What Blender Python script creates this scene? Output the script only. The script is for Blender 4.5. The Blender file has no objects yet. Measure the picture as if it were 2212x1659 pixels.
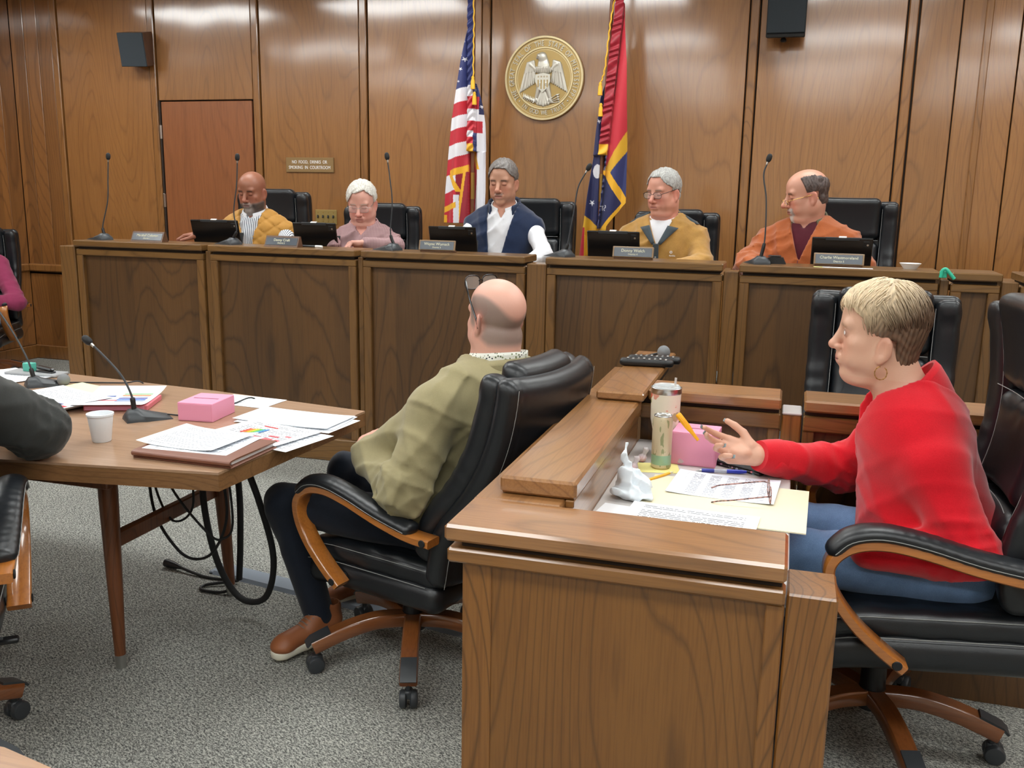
import bpy, math, random
import numpy as np
from mathutils import Vector, Matrix
R = math.radians
random.seed(7)
rng = np.random.default_rng(5)
SC = bpy.context.scene
COL = SC.collection

# ------------------------------------------------------------------ camera, world, exposure
def look_axes(yaw, pitch, roll):
    b, p, r = R(yaw), R(pitch), R(roll)
    fw = Vector((-math.sin(b) * math.cos(p), math.cos(b) * math.cos(p), -math.sin(p)))
    right = Vector((math.cos(b), math.sin(b), 0))
    up = right.cross(fw)
    c, s = math.cos(r), math.sin(r)
    return c * right + s * up, c * up - s * right, fw
cam_data = bpy.data.cameras.new('camera')
cam = bpy.data.objects.new('camera', cam_data)
COL.objects.link(cam)
cx_, cy_, cf_ = look_axes(16.5, 11.6, 1.0)
mw = Matrix.Identity(4)
for i in range(3):
    mw[i][0], mw[i][1], mw[i][2] = cx_[i], cy_[i], -cf_[i]
mw[2][3] = 1.5
cam.matrix_world = mw
cam_data.sensor_width = 36
cam_data.lens = 2000 / 2212 * 36
cam_data.clip_start = .05
SC.camera = cam
world = bpy.data.worlds.new('world')
SC.world = world
world.use_nodes = True
world.node_tree.nodes['Background'].inputs[0].default_value = (.85, .95, 1, 1)
world.node_tree.nodes['Background'].inputs[1].default_value = .35
SC.view_settings.view_transform = 'Standard'
SC.view_settings.look = 'None'
SC.view_settings.gamma = 1
SC.view_settings.use_curve_mapping = False
SC.view_settings.exposure = 0.0
LIGHT = 13.0

# ------------------------------------------------------------------ materials
def lin(c):
    if isinstance(c, (int, float)): c = (c, c, c)
    return tuple(((v / 255) / 12.92 if v / 255 <= .04045 else ((v / 255 + .055) / 1.055) ** 2.4) for v in c) + (1,)
class N:
    def __init__(s, name):
        s.m = bpy.data.materials.new(name); s.m.use_nodes = True
        s.t = s.m.node_tree; s.b = s.t.nodes['Principled BSDF']
    def new(s, kind, ins=None, **kw):
        n = s.t.nodes.new('ShaderNode' + kind)
        for k, v in kw.items(): setattr(n, k, v)
        for k, v in (ins or {}).items():
            if hasattr(v, 'is_output') or isinstance(v, bpy.types.NodeSocket): s.t.links.new(v, n.inputs[k])
            else: n.inputs[k].default_value = v
        return n
    def link(s, a, b): s.t.links.new(a, b)
    def math(s, op, a, b=0.0, c=0.0):
        n = s.new('Math', {0: a, 1: b, 2: c}, operation=op); return n.outputs[0]
    def mix(s, f, a, b, mode='MIX'):
        n = s.new('MixRGB', {0: f, 1: a, 2: b}, blend_type=mode); return n.outputs[0]
    def ramp(s, f, stops):
        n = s.new('ValToRGB', {0: f}); e = n.color_ramp.elements
        while len(e) < len(stops): e.new(.5)
        for el, (p, c) in zip(e, stops): el.position = p; el.color = c if len(c) == 4 else tuple(c) + (1,)
        return n.outputs[0]
    def vec(s, scale=(1, 1, 1), rnd=0.0, gen=False, rot=(0, 0, 0)):
        tc = s.new('TexCoord').outputs['Generated' if gen else 'Object']
        if rnd:
            oi = s.new('ObjectInfo').outputs['Random']
            m = s.math('MULTIPLY', oi, rnd)
            cv = s.new('CombineXYZ', {0: m, 1: m, 2: m}).outputs[0]
            tc = s.new('VectorMath', {0: tc, 1: cv}, operation='ADD').outputs[0]
        return s.new('Mapping', {'Vector': tc, 'Scale': scale, 'Rotation': rot}).outputs[0]
    def noise(s, v, scale=5, detail=2, rough=.5, dist=0):
        return s.new('TexNoise', {'Vector': v, 'Scale': scale, 'Detail': detail, 'Roughness': rough, 'Distortion': dist}).outputs['Fac']
    def bump(s, h, strength=.2, dist=.01):
        n = s.new('Bump', {'Height': h, 'Strength': strength, 'Distance': dist}); s.link(n.outputs[0], s.b.inputs['Normal']); return n
    def set(s, **kw):
        names = dict(col='Base Color', rough='Roughness', metal='Metallic', spec='Specular IOR Level', coat='Coat Weight', coatr='Coat Roughness', alpha='Alpha',
                     trans='Transmission Weight', ior='IOR', sheen='Sheen Weight', sss='Subsurface Weight', emit='Emission Color', es='Emission Strength')
        for k, v in kw.items():
            i = s.b.inputs[names[k]]
            if isinstance(v, bpy.types.NodeSocket): s.link(v, i)
            else: i.default_value = v
        return s
def plain(name, c, rough=.5, **kw):
    n = N(name); n.set(col=lin(c), rough=rough, **kw); return n.m
def wood(name, dark, mid, light, axis=2, rough=.3, scale=1.0, stretch=.2, rings=9.0, bump=.06, strips=0.0, wave=0.0, coat=0.0, tone=.25, vein=.55, coatr=.12):
    n = N(name)
    sc = [1.0, 1.0, 1.0]; sc[axis] = stretch
    v = n.vec(tuple(a * scale for a in sc), rnd=23.0)
    fine = [170.0, 170.0, 170.0]; fine[axis] = 5.0
    vf = n.vec(tuple(fine), rnd=23.0)
    big = n.noise(v, 1.5, 1, .35, .12)
    wob = n.noise(n.vec(tuple((30.0 if i != axis else 3.0) for i in range(3)), rnd=7.0), 1.0, 2, .6)
    ring = n.math('PINGPONG', n.math('ADD', n.math('MULTIPLY', big, rings * 3.4), n.math('MULTIPLY', wob, .35)), .5)
    pores = n.noise(vf, 1.0, 3, .65)
    med = n.noise(n.vec(tuple((9.0 if i != axis else .8) for i in range(3)), rnd=11.0), 1.0, 3, .6)
    c = n.mix(med, lin(mid), lin(light))
    line = n.ramp(ring, [(0.0, (1, 1, 1)), (.05, (.6, .6, .6)), (.15, (0, 0, 0))])
    c = n.mix(n.math('MULTIPLY', line, n.math('MULTIPLY', n.math('ADD', pores, .35), vein)), c, lin(dark))
    pr = n.ramp(pores, [(.34, (.70, .64, .58)), (.54, (1, 1, 1))])
    c = n.mix(.6, c, pr, 'MULTIPLY')
    if strips:
        tc = n.new('TexCoord').outputs['Object']
        sep = n.new('SeparateXYZ', {0: tc})
        px = n.math('ADD', n.math('FLOOR', n.math('MULTIPLY', n.math('ADD', sep.outputs[0], sep.outputs[1]), strips)), n.math('MULTIPLY', n.new('ObjectInfo').outputs['Random'], 50))
        w = n.new('TexWhiteNoise', {'W': px}, noise_dimensions='1D').outputs[0]
        c = n.mix(1.0, c, n.ramp(w, [(0, (1 - tone,) * 3), (1, (1 + tone * .3,) * 3)]), 'MULTIPLY')
    else:
        w = n.new('ObjectInfo').outputs['Random']
        c = n.mix(1.0, c, n.ramp(w, [(0, (1 - tone * .5,) * 3), (1, (1 + tone * .2,) * 3)]), 'MULTIPLY')
    n.bump(n.math('ADD', n.math('MULTIPLY', pores, .35), n.math('MULTIPLY', ring, .3)), bump, .004)
    n.set(col=c, rough=rough, coat=coat, coatr=coatr)
    n.b.inputs['Coat IOR'].default_value = 1.75
    if wave:
        wv = n.math('ADD', n.noise(n.vec((1.5, 1.5, .5), rnd=5.0), 1.6, 1, .4), n.math('MULTIPLY', pores, .012))
        b2 = n.new('Bump', {'Height': wv, 'Strength': wave, 'Distance': .05})
        n.link(b2.outputs[0], n.b.inputs['Coat Normal'])
    return n.m
M = {}
M['wall'] = wood('wall oak veneer', (84, 51, 19), (140, 92, 44), (162, 110, 56), rough=.42, scale=1.3, rings=9, wave=.17, bump=.05, tone=.22, coat=1.0, coatr=.13, vein=.34)
M['wall_plank'] = wood('wall oak planks', (86, 50, 20), (138, 88, 41), (162, 108, 54), rough=.42, scale=1.3, strips=7.5, wave=.17, bump=.05, tone=.3, coat=1.0, coatr=.12)
M['trim'] = wood('wall oak trim', (84, 50, 22), (128, 84, 42), (160, 110, 58), rough=.35, scale=2.5, rings=6, bump=.04, coat=.6)
M['door'] = wood('door mahogany veneer', (100, 52, 26), (138, 80, 42), (156, 94, 52), rough=.42, scale=1.5, rings=5, bump=.04, coat=.8, coatr=.2, vein=.3)
M['bench'] = wood('bench oak', (44, 27, 11), (84, 56, 27), (103, 71, 35), rough=.45, scale=1.3, rings=9, strips=5.2, bump=.08, tone=.3, coat=.25, coatr=.25, vein=.6)
M['bench_rail'] = wood('bench oak rail', (60, 38, 17), (106, 74, 38), (126, 92, 48), axis=0, rough=.36, scale=2.5, rings=6, coat=.4, coatr=.2)
M['bench_post'] = wood('bench oak stile', (58, 38, 17), (104, 72, 36), (124, 88, 46), axis=2, rough=.4, scale=2.5, rings=6, coat=.3, coatr=.2)
M['desk'] = wood('desk oak panel', (54, 30, 8), (116, 74, 28), (138, 93, 40), axis=2, rough=.4, scale=1.5, rings=9, bump=.08, coat=.3, coatr=.25, vein=.5, tone=.1)
M['desk_post'] = wood('desk oak stile', (60, 36, 11), (120, 77, 31), (142, 95, 43), axis=2, rough=.38, scale=2.4, rings=8, coat=.3, coatr=.2, vein=.7, tone=.15)
M['desk_x'] = wood('desk oak ledge', (88, 55, 26), (140, 95, 52), (160, 113, 66), axis=0, rough=.36, scale=1.8, rings=7, coat=.8, coatr=.14, vein=.5, tone=.1)
M['desk_y'] = wood('desk oak side ledge', (88, 55, 26), (140, 95, 52), (160, 113, 66), axis=1, rough=.36, scale=1.8, rings=7, coat=.8, coatr=.14, vein=.5, tone=.1)
M['desk_edge'] = wood('desk oak edging', (76, 47, 18), (124, 83, 40), (146, 101, 52), axis=0, rough=.36, scale=2.4, rings=5, coat=.4, tone=.1)
M['table'] = wood('table walnut laminate', (128, 98, 74), (160, 126, 99), (174, 141, 113), axis=0, rough=.34, scale=3.0, rings=5, bump=.01, tone=.05, vein=.3, coat=.4)
M['table_edge'] = wood('table walnut edge', (84, 56, 32), (122, 86, 52), (140, 102, 66), axis=0, rough=.42, scale=4, rings=5, tone=.1)
M['table_leg'] = wood('table walnut leg', (66, 36, 18), (104, 60, 33), (124, 76, 45), axis=2, rough=.38, scale=4, rings=4, tone=.1)
M['chair_wood'] = wood('chair cherry wood', (134, 74, 22), (174, 104, 40), (192, 122, 54), axis=1, rough=.28, scale=3, rings=3, bump=.02, coat=.6, coatr=.08, tone=.05, vein=.3)
M['chair_base'] = wood('chair cherry base', (84, 44, 20), (122, 68, 33), (142, 86, 45), axis=1, rough=.3, scale=3, rings=3, bump=.02, coat=.6, coatr=.08, tone=.05, vein=.3)
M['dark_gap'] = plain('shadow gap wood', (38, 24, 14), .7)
M['laminate'] = plain('grey laminate', (196, 192, 190), .3)
M['black'] = plain('black plastic', (20, 21, 23), .42)
M['black_matte'] = plain('black rubber', (24, 25, 27), .7)
M['black_gloss'] = plain('black gloss plastic', (14, 15, 17), .22)
M['charcoal'] = plain('charcoal plastic', (52, 56, 60), .42)
M['steel'] = plain('brushed steel', (190, 190, 188), .28, metal=1.0)
M['brass'] = plain('brass', (176, 142, 78), .34, metal=1.0)
M['white'] = plain('white plastic', (238, 238, 236), .4)
M['ceiling'] = plain('white ceiling tile', (214, 214, 208), .9)
M['paint'] = plain('cream wall paint', (206, 198, 184), .8)
M['raceway'] = plain('grey cord cover', (128, 138, 150), .55)
def leather_mat(name, c, rough=.36):
    n = N(name)
    v = n.vec((1, 1, 1))
    f = n.new('TexVoronoi', {'Vector': v, 'Scale': 700.0}).outputs['Distance']
    w = n.noise(v, 26, 3, .6)
    n.bump(n.math('ADD', n.math('MULTIPLY', f, .22), n.math('MULTIPLY', w, .9)), .13, .004)
    n.set(col=lin(c), rough=rough, spec=.55)
    return n.m
M['leather'] = leather_mat('black leather', (24, 27, 31), .33)
M['leather_arm'] = leather_mat('black leather pad', (25, 28, 32), .34)
M['stitch'] = plain('grey stitching', (150, 152, 150), .7)
def carpet_mat():
    n = N('loop pile carpet')
    v0 = n.vec((1, 1, 1), rot=(0, 0, R(28))); v = n.new('Mapping', {'Vector': v0, 'Scale': (95, 200, 150)}).outputs[0]
    a = n.noise(v, 1.0, 2, .65, .6)
    b = n.noise(n.vec((1, 1, 1)), 260, 2, .6)
    big = n.noise(n.vec((1, 1, 1)), 1.2, 2, .5)
    f = n.math('ADD', n.math('MULTIPLY', a, .62), n.math('MULTIPLY', b, .38))
    c = n.ramp(f, [(.36, lin((62, 63, 63))), (.47, lin((122, 123, 119))), (.60, lin((198, 198, 190)))])
    c = n.mix(1.0, c, n.ramp(big, [(.3, (.9, .9, .9)), (.7, (1.06, 1.06, 1.05))]), 'MULTIPLY')
    n.bump(f, .6, .012)
    n.set(col=c, rough=.95, spec=.1)
    return n.m
M['carpet'] = carpet_mat()
def lens_mat():
    n = N('troffer lens')
    n.set(col=lin(240), emit=(.97, 1.0, .985, 1), es=LIGHT)
    return n.m
M['lens'] = lens_mat()
def vcol_mat(name, rough=.5, bump=0.0, bscale=300, **kw):
    n = N(name)
    a = n.new('Attribute', attribute_name='Col')
    n.set(col=a.outputs['Color'], rough=rough, **kw)
    if bump:
        n.bump(n.noise(n.vec((1, 1, 1)), bscale, 2, .6), bump, .003)
    return n.m
M['skin'] = vcol_mat('skin', .40, .10, 420, sss=.0, spec=.4)
M['vcol'] = vcol_mat('coloured cloth', .75, .05, 500)
M['flag'] = vcol_mat('flag satin', .5, .05, 300, sheen=.2)
M['hair'] = vcol_mat('hair', .5, .0)
def glass_mat(name, c=(235, 240, 240), a=.18):
    n = N(name); n.set(col=lin(c), rough=.04, alpha=a, spec=.6); return n.m
M['glass'] = glass_mat('spectacle glass')
def cloth(name, c, c2=None, rough=.85, scale=700, bump=.25, sheen=.15, mott=.12):
    n = N(name)
    v = n.vec((1, 1, 1))
    f = n.noise(v, scale, 2, .7)
    g = n.noise(v, 14, 3, .6)
    c2 = c2 or tuple(max(0, x * .8) for x in c)
    col = n.mix(f, lin(c2), lin(c))
    col = n.mix(1.0, col, n.ramp(g, [(.3, (1 - mott,) * 3), (.7, (1 + mott * .4,) * 3)]), 'MULTIPLY')
    n.bump(f, bump * .35, .002)
    n.set(col=col, rough=rough, sheen=sheen, spec=.2)
    return n.m

# ------------------------------------------------------------------ mesh builder
class MB:
    def __init__(s): s.v = []; s.f = []; s.m = []; s.mi = 0
    def add(s, vs, fs, M_=None):
        b = len(s.v)
        if M_ is not None: vs = [tuple(M_ @ Vector(p)) for p in vs]
        s.v += [tuple(p) for p in vs]; s.f += [tuple(i + b for i in f) for f in fs]; s.m += [s.mi] * len(fs)
        return s
    def box(s, x0, x1, y0, y1, z0, z1, c=.002, M_=None):
        c = min(c, (x1 - x0) * .45, (y1 - y0) * .45, (z1 - z0) * .45)
        ctr = ((x0 + x1) / 2, (y0 + y1) / 2, (z0 + z1) / 2); h = ((x1 - x0) / 2, (y1 - y0) / 2, (z1 - z0) / 2)
        vs = []; idx = {}
        sg = [(a, b, d) for a in (-1, 1) for b in (-1, 1) for d in (-1, 1)]
        for q in sg:
            for ax in range(3):
                idx[q, ax] = len(vs)
                vs.append(tuple(ctr[k] + q[k] * (h[k] if k == ax else h[k] - c) for k in range(3)))
        fs = []
        def put(f):
            p = [Vector(vs[i]) for i in f]; nrm = (p[1] - p[0]).cross(p[2] - p[0]); cc = sum(p, Vector()) / len(p) - Vector(ctr)
            fs.append(tuple(f) if nrm.dot(cc) > 0 else tuple(reversed(f)))
        for ax in range(3):
            o1, o2 = [k for k in range(3) if k != ax]
            for sa in (-1, 1):
                def q(a, b):
                    t = [0, 0, 0]; t[ax] = sa; t[o1] = a; t[o2] = b; return tuple(t)
                put([idx[q(-1, -1), ax], idx[q(1, -1), ax], idx[q(1, 1), ax], idx[q(-1, 1), ax]])
        for ax in range(3):     # edges parallel to ax
            o1, o2 = [k for k in range(3) if k != ax]
            for a in (-1, 1):
                for b in (-1, 1):
                    def q(w):
                        t = [0, 0, 0]; t[ax] = w; t[o1] = a; t[o2] = b; return tuple(t)
                    put([idx[q(-1), o1], idx[q(1), o1], idx[q(1), o2], idx[q(-1), o2]])
        for q in sg: put([idx[q, 0], idx[q, 1], idx[q, 2]])
        return s.add(vs, fs, M_)
    def tube(s, pts, r, n=8, cap=True, M_=None, flat=1.0, up=None):
        pts = [Vector(p) for p in pts]; k = len(pts)
        rr = r if hasattr(r, '__len__') else [r] * k
        vs, fs = [], []
        t0 = (pts[1] - pts[0]).normalized()
        a = Vector(up) if up else (Vector((0, 0, 1)) if abs(t0.z) < .9 else Vector((1, 0, 0)))
        u = (a - t0 * a.dot(t0)).normalized()
        for i in range(k):
            t = ((pts[min(i + 1, k - 1)] - pts[max(i - 1, 0)])).normalized()
            u = (u - t * u.dot(t)).normalized(); w = t.cross(u)
            for j in range(n):
                an = 2 * math.pi * j / n
                vs.append(pts[i] + rr[i] * (math.cos(an) * u * flat + math.sin(an) * w))
        for i in range(k - 1):
            for j in range(n):
                fs.append((i * n + j, i * n + (j + 1) % n, (i + 1) * n + (j + 1) % n, (i + 1) * n + j))
        if cap:
            fs.append(tuple(reversed(range(n)))); fs.append(tuple((k - 1) * n + j for j in range(n)))
        return s.add(vs, fs, M_)
    def lathe(s, prof, n=24, M_=None, cap=True):
        vs, fs = [], []
        for r, z in prof:
            for j in range(n):
                an = 2 * math.pi * j / n; vs.append((r * math.cos(an), r * math.sin(an), z))
        for i in range(len(prof) - 1):
            for j in range(n): fs.append((i * n + j, i * n + (j + 1) % n, (i + 1) * n + (j + 1) % n, (i + 1) * n + j))
        if cap:
            fs.append(tuple(reversed(range(n)))); fs.append(tuple((len(prof) - 1) * n + j for j in range(n)))
        return s.add(vs, fs, M_)
    def prism(s, poly, h0, h1, M_=None):
        """poly: list of (x, y) counter-clockwise, extruded from z=h0 to h1"""
        n = len(poly)
        vs = [(x, y, h0) for x, y in poly] + [(x, y, h1) for x, y in poly]
        fs = [tuple(reversed(range(n))), tuple(range(n, 2 * n))] + [(i, (i + 1) % n, n + (i + 1) % n, n + i) for i in range(n)]
        return s.add(vs, fs, M_)
    def sweep(s, path, sect, M_=None, closed_sect=True):
        """path: [(y, z)] in the local x=0 plane; sect: [(x, n)] with n along the in-plane normal; gives a bent bar"""
        k, n = len(path), len(sect); vs, fs = [], []
        for i in range(k):
            a = path[max(i - 1, 0)]; b = path[min(i + 1, k - 1)]
            ty, tz = b[0] - a[0], b[1] - a[1]; L = math.hypot(ty, tz); ty /= L; tz /= L
            for x, q in sect: vs.append((x, path[i][0] - tz * q, path[i][1] + ty * q))
        for i in range(k - 1):
            for j in range(n): fs.append((i * n + j, i * n + (j + 1) % n, (i + 1) * n + (j + 1) % n, (i + 1) * n + j))
        fs.append(tuple(reversed(range(n)))); fs.append(tuple((k - 1) * n + j for j in range(n)))
        return s.add(vs, fs, M_)
    def grid(s, P_, M_=None, flip=False):
        """P_: rows of points"""
        nr, nc = len(P_), len(P_[0])
        vs = [p for row in P_ for p in row]
        fs = [(i * nc + j, i * nc + j + 1, (i + 1) * nc + j + 1, (i + 1) * nc + j) for i in range(nr - 1) for j in range(nc - 1)]
        if flip: fs = [tuple(reversed(f)) for f in fs]
        return s.add(vs, fs, M_)
def catmull(pts, n=6):
    P_ = [np.array(p, float) for p in pts]; P_ = [2 * P_[0] - P_[1]] + P_ + [2 * P_[-1] - P_[-2]]
    out = []
    for i in range(1, len(P_) - 2):
        a, b, c, d = P_[i - 1:i + 3]
        for t in np.linspace(0, 1, n, endpoint=False):
            out.append(tuple(.5 * (2 * b + (c - a) * t + (2 * a - 5 * b + 4 * c - d) * t * t + (3 * b - a - 3 * c + d) * t ** 3)))
    out.append(tuple(P_[-2])); return out
def mesh_of(name, v, f, mats, mi=None, smooth=None, fix=False):
    me = bpy.data.meshes.new(name)
    me.from_pydata([tuple(p) for p in v], [], [tuple(q) for q in f])
    for m in (mats if isinstance(mats, (list, tuple)) else [mats]): me.materials.append(m)
    if mi is not None and len(set(mi)) > 1: me.polygons.foreach_set('material_index', mi)
    if fix:
        import bmesh
        bm = bmesh.new(); bm.from_mesh(me); bmesh.ops.recalc_face_normals(bm, faces=bm.faces); bm.to_mesh(me); bm.free()
    if smooth is not None:
        me.polygons.foreach_set('use_smooth', [True] * len(me.polygons))
        if smooth < 179: me.set_sharp_from_angle(angle=R(smooth))
    me.update(); return me
def link(name, me, parent=None, loc=None, rot=None):
    o = bpy.data.objects.new(name, me); COL.objects.link(o)
    if parent is not None: o.parent = parent
    if loc is not None: o.location = loc
    if rot is not None: o.rotation_euler = rot
    return o
def obj(name, mb, mats, parent=None, smooth=35, loc=None, rot=None, fix=False):
    return link(name, mesh_of(name, mb.v, mb.f, mats, mb.m, smooth, fix), parent, loc, rot)
def tag(o, label, cat, group=None, kind=None):
    o['label'] = label; o['category'] = cat
    if group: o['group'] = group
    if kind: o['kind'] = kind
    return o
def thing(name, label, cat, loc=(0, 0, 0), rz=0.0, group=None, rot=None):
    o = bpy.data.objects.new(name, None); COL.objects.link(o); o.empty_display_size = .1
    o.location = loc; o.rotation_euler = rot if rot else (0, 0, rz)
    return tag(o, label, cat, group)
def struct(name, mb, mats, parent=None, smooth=30):
    o = obj(name, mb, mats, parent, smooth)
    if parent is None: o['kind'] = 'structure'
    return o
def bx(name, x0, x1, y0, y1, z0, z1, m, parent=None, c=.002):
    return obj(name, MB().box(x0, x1, y0, y1, z0, z1, c), m, parent)
def text_mesh(body, size, extrude=.0006):
    cu = bpy.data.curves.new('t', 'FONT'); cu.body = body; cu.size = size; cu.extrude = extrude; cu.align_x = 'CENTER'; cu.align_y = 'CENTER'; cu.resolution_u = 3
    o = bpy.data.objects.new('t', cu); COL.objects.link(o)
    me = bpy.data.meshes.new_from_object(o)
    v = [tuple(p.co) for p in me.vertices]; f = [tuple(p.vertices) for p in me.polygons]
    bpy.data.objects.remove(o); bpy.data.curves.remove(cu); bpy.data.meshes.remove(me)
    return v, f

# ------------------------------------------------------------------ implicit surfaces on rectilinear grids
def axis(lo, hi, h, fine=()):
    out = [lo]
    while out[-1] < hi:
        s = h
        for a, b, hf in fine:
            if a - h < out[-1] < b: s = min(s, hf)
        out.append(out[-1] + s)
    return np.array(out, np.float32)
class Vol:
    def __init__(s, x, y, z):
        s.ax = [np.asarray(a, np.float32) for a in (x, y, z)]
        s.F = np.full([len(a) for a in s.ax], .5, np.float32)
    def sub(s, lo, hi):
        sl = []
        for a, l, h in zip(s.ax, lo, hi):
            i = max(0, int(np.searchsorted(a, l)) - 1); j = min(len(a), int(np.searchsorted(a, h)) + 1)
            if j - i < 1: return None
            sl.append(slice(i, j))
        c = [a[q] for a, q in zip(s.ax, sl)]
        return tuple(sl), c[0][:, None, None], c[1][None, :, None], c[2][None, None, :]
    @staticmethod
    def smin(a, b, k):
        if k <= 0: return np.minimum(a, b)
        h = np.clip(.5 + .5 * (b - a) / k, 0, 1)
        return b + (a - b) * h - k * h * (1 - h)
    def put(s, d, sl, k, op):
        f = s.F[sl]
        if op == 'add': s.F[sl] = s.smin(f, d, k)
        elif op == 'sub': s.F[sl] = -s.smin(-f, d, k)
        else: s.F[sl] = np.maximum(f, d)
    def ell(s, c, r, k=.01, op='add', rot=None):
        c = np.array(c, float); r = np.array(r if hasattr(r, '__len__') else (r,) * 3, float)
        m = (r.max() if rot is not None else r) + k + .012
        q = s.sub(c - m, c + m)
        if q is None: return s
        sl, X, Y, Z = q
        X = X - c[0]; Y = Y - c[1]; Z = Z - c[2]
        if rot is not None:
            A = np.array(rot); X, Y, Z = [A[0, i] * X + A[1, i] * Y + A[2, i] * Z for i in range(3)]
        k0 = np.sqrt((X / r[0]) ** 2 + (Y / r[1]) ** 2 + (Z / r[2]) ** 2)
        k1 = np.sqrt((X / r[0] ** 2) ** 2 + (Y / r[1] ** 2) ** 2 + (Z / r[2] ** 2) ** 2) + 1e-9
        s.put((k0 * (k0 - 1) / k1).astype(np.float32), sl, k, op); return s
    def cap(s, a, b, ra, rb=None, k=.01, op='add', flat=None):
        rb = ra if rb is None else rb
        a = np.array(a, float); b = np.array(b, float)
        m = max(ra, rb) * (flat[1] if flat and flat[1] > 1 else 1) + k + .012
        q = s.sub(np.minimum(a, b) - m, np.maximum(a, b) + m)
        if q is None: return s
        sl, X, Y, Z = q
        ba = b - a; L2 = ba @ ba + 1e-12
        px, py, pz = X - a[0], Y - a[1], Z - a[2]
        t = np.clip((px * ba[0] + py * ba[1] + pz * ba[2]) / L2, 0, 1)
        dx, dy, dz = px - t * ba[0], py - t * ba[1], pz - t * ba[2]
        if flat:
            n = np.array(flat[0], float); n /= np.linalg.norm(n)
            w = (dx * n[0] + dy * n[1] + dz * n[2]) * (1 / flat[1] - 1)
            dx, dy, dz = dx + w * n[0], dy + w * n[1], dz + w * n[2]
        d = np.sqrt(dx * dx + dy * dy + dz * dz) - (ra + (rb - ra) * t)
        if flat: d = d * min(1, flat[1])
        s.put(d.astype(np.float32), sl, k, op); return s
    def chain(s, pts, rs, k=.01, flat=None):
        for i in range(len(pts) - 1): s.cap(pts[i], pts[i + 1], rs[i], rs[i + 1], k, flat=flat)
        return s
    def rbox(s, c, h, r=.01, k=.0, op='add', rot=None, warp=None):
        c = np.array(c, float); h = np.array(h, float)
        m = (np.linalg.norm(h) if rot is not None else h) + k + .03 + (.3 if warp else 0)
        q = s.sub(c - m, c + m)
        if q is None: return s
        sl, X, Y, Z = q
        if warp: X, Y, Z = warp(X, Y, Z)
        X = X - c[0]; Y = Y - c[1]; Z = Z - c[2]
        if rot is not None:
            A = np.array(rot); X, Y, Z = [A[0, i] * X + A[1, i] * Y + A[2, i] * Z for i in range(3)]
        qx, qy, qz = np.abs(X) - h[0] + r, np.abs(Y) - h[1] + r, np.abs(Z) - h[2] + r
        d = np.sqrt(np.maximum(qx, 0) ** 2 + np.maximum(qy, 0) ** 2 + np.maximum(qz, 0) ** 2) + np.minimum(np.maximum(np.maximum(qx, qy), qz), 0) - r
        s.put(d.astype(np.float32), sl, k, op); return s
    def fn(s, f, lo=None, hi=None):
        """F = f(X, Y, Z, F) inside a box"""
        q = s.sub(lo if lo is not None else [a[0] for a in s.ax], hi if hi is not None else [a[-1] for a in s.ax])
        if q is None: return s
        sl, X, Y, Z = q
        s.F[sl] = f(X, Y, Z, s.F[sl]).astype(np.float32); return s
    def mesh(s):
        F = s.F.copy()
        F[0], F[-1], F[:, 0], F[:, -1], F[:, :, 0], F[:, :, -1] = [.1] * 6
        I = (F < 0)
        n8 = np.zeros([d - 1 for d in F.shape], np.int8)
        for a in (0, 1):
            for b in (0, 1):
                for c in (0, 1):
                    n8 += I[a:I.shape[0] - 1 + a, b:I.shape[1] - 1 + b, c:I.shape[2] - 1 + c]
        act = (n8 > 0) & (n8 < 8)
        ii = np.argwhere(act)
        idx = np.full(act.shape, -1, np.int32); idx[act] = np.arange(len(ii))
        cor = [(a, b, c) for a in (0, 1) for b in (0, 1) for c in (0, 1)]
        val = np.stack([F[ii[:, 0] + a, ii[:, 1] + b, ii[:, 2] + c] for a, b, c in cor], 1)
        pos = np.stack([np.stack([s.ax[0][ii[:, 0] + a], s.ax[1][ii[:, 1] + b], s.ax[2][ii[:, 2] + c]], 1) for a, b, c in cor], 1)
        acc = np.zeros((len(ii), 3)); cnt = np.zeros(len(ii))
        for p in range(8):
            for q in range(p + 1, 8):
                if sum(abs(u - w) for u, w in zip(cor[p], cor[q])) != 1: continue
                va, vb = val[:, p], val[:, q]
                m = (va < 0) != (vb < 0)
                t = np.where(m, va / np.where(m, va - vb, 1), 0)[:, None]
                acc += np.where(m[:, None], pos[:, p] + t * (pos[:, q] - pos[:, p]), 0); cnt += m
        V = acc / cnt[:, None]
        faces = []
        for ax in range(3):
            o = [k for k in range(3) if k != ax]
            A = [slice(None)] * 3; B = [slice(None)] * 3
            A[ax] = slice(0, -1); B[ax] = slice(1, None)
            for k in o: A[k] = slice(1, -1); B[k] = slice(1, -1)
            ia, ib = I[tuple(A)], I[tuple(B)]
            e = np.argwhere(ia != ib)
            if not len(e): continue
            for k in o: e[:, k] += 1
            ins = I[e[:, 0], e[:, 1], e[:, 2]]
            def cell(d1, d2):
                q = e.copy(); q[:, o[0]] -= d1; q[:, o[1]] -= d2
                return idx[q[:, 0], q[:, 1], q[:, 2]]
            quad = np.stack([cell(1, 1), cell(0, 1), cell(0, 0), cell(1, 0)], 1)
            flip = ins if ax != 1 else ~ins
            quad[~flip] = quad[~flip][:, ::-1]
            faces.append(quad)
        return V, np.concatenate(faces)
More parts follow.
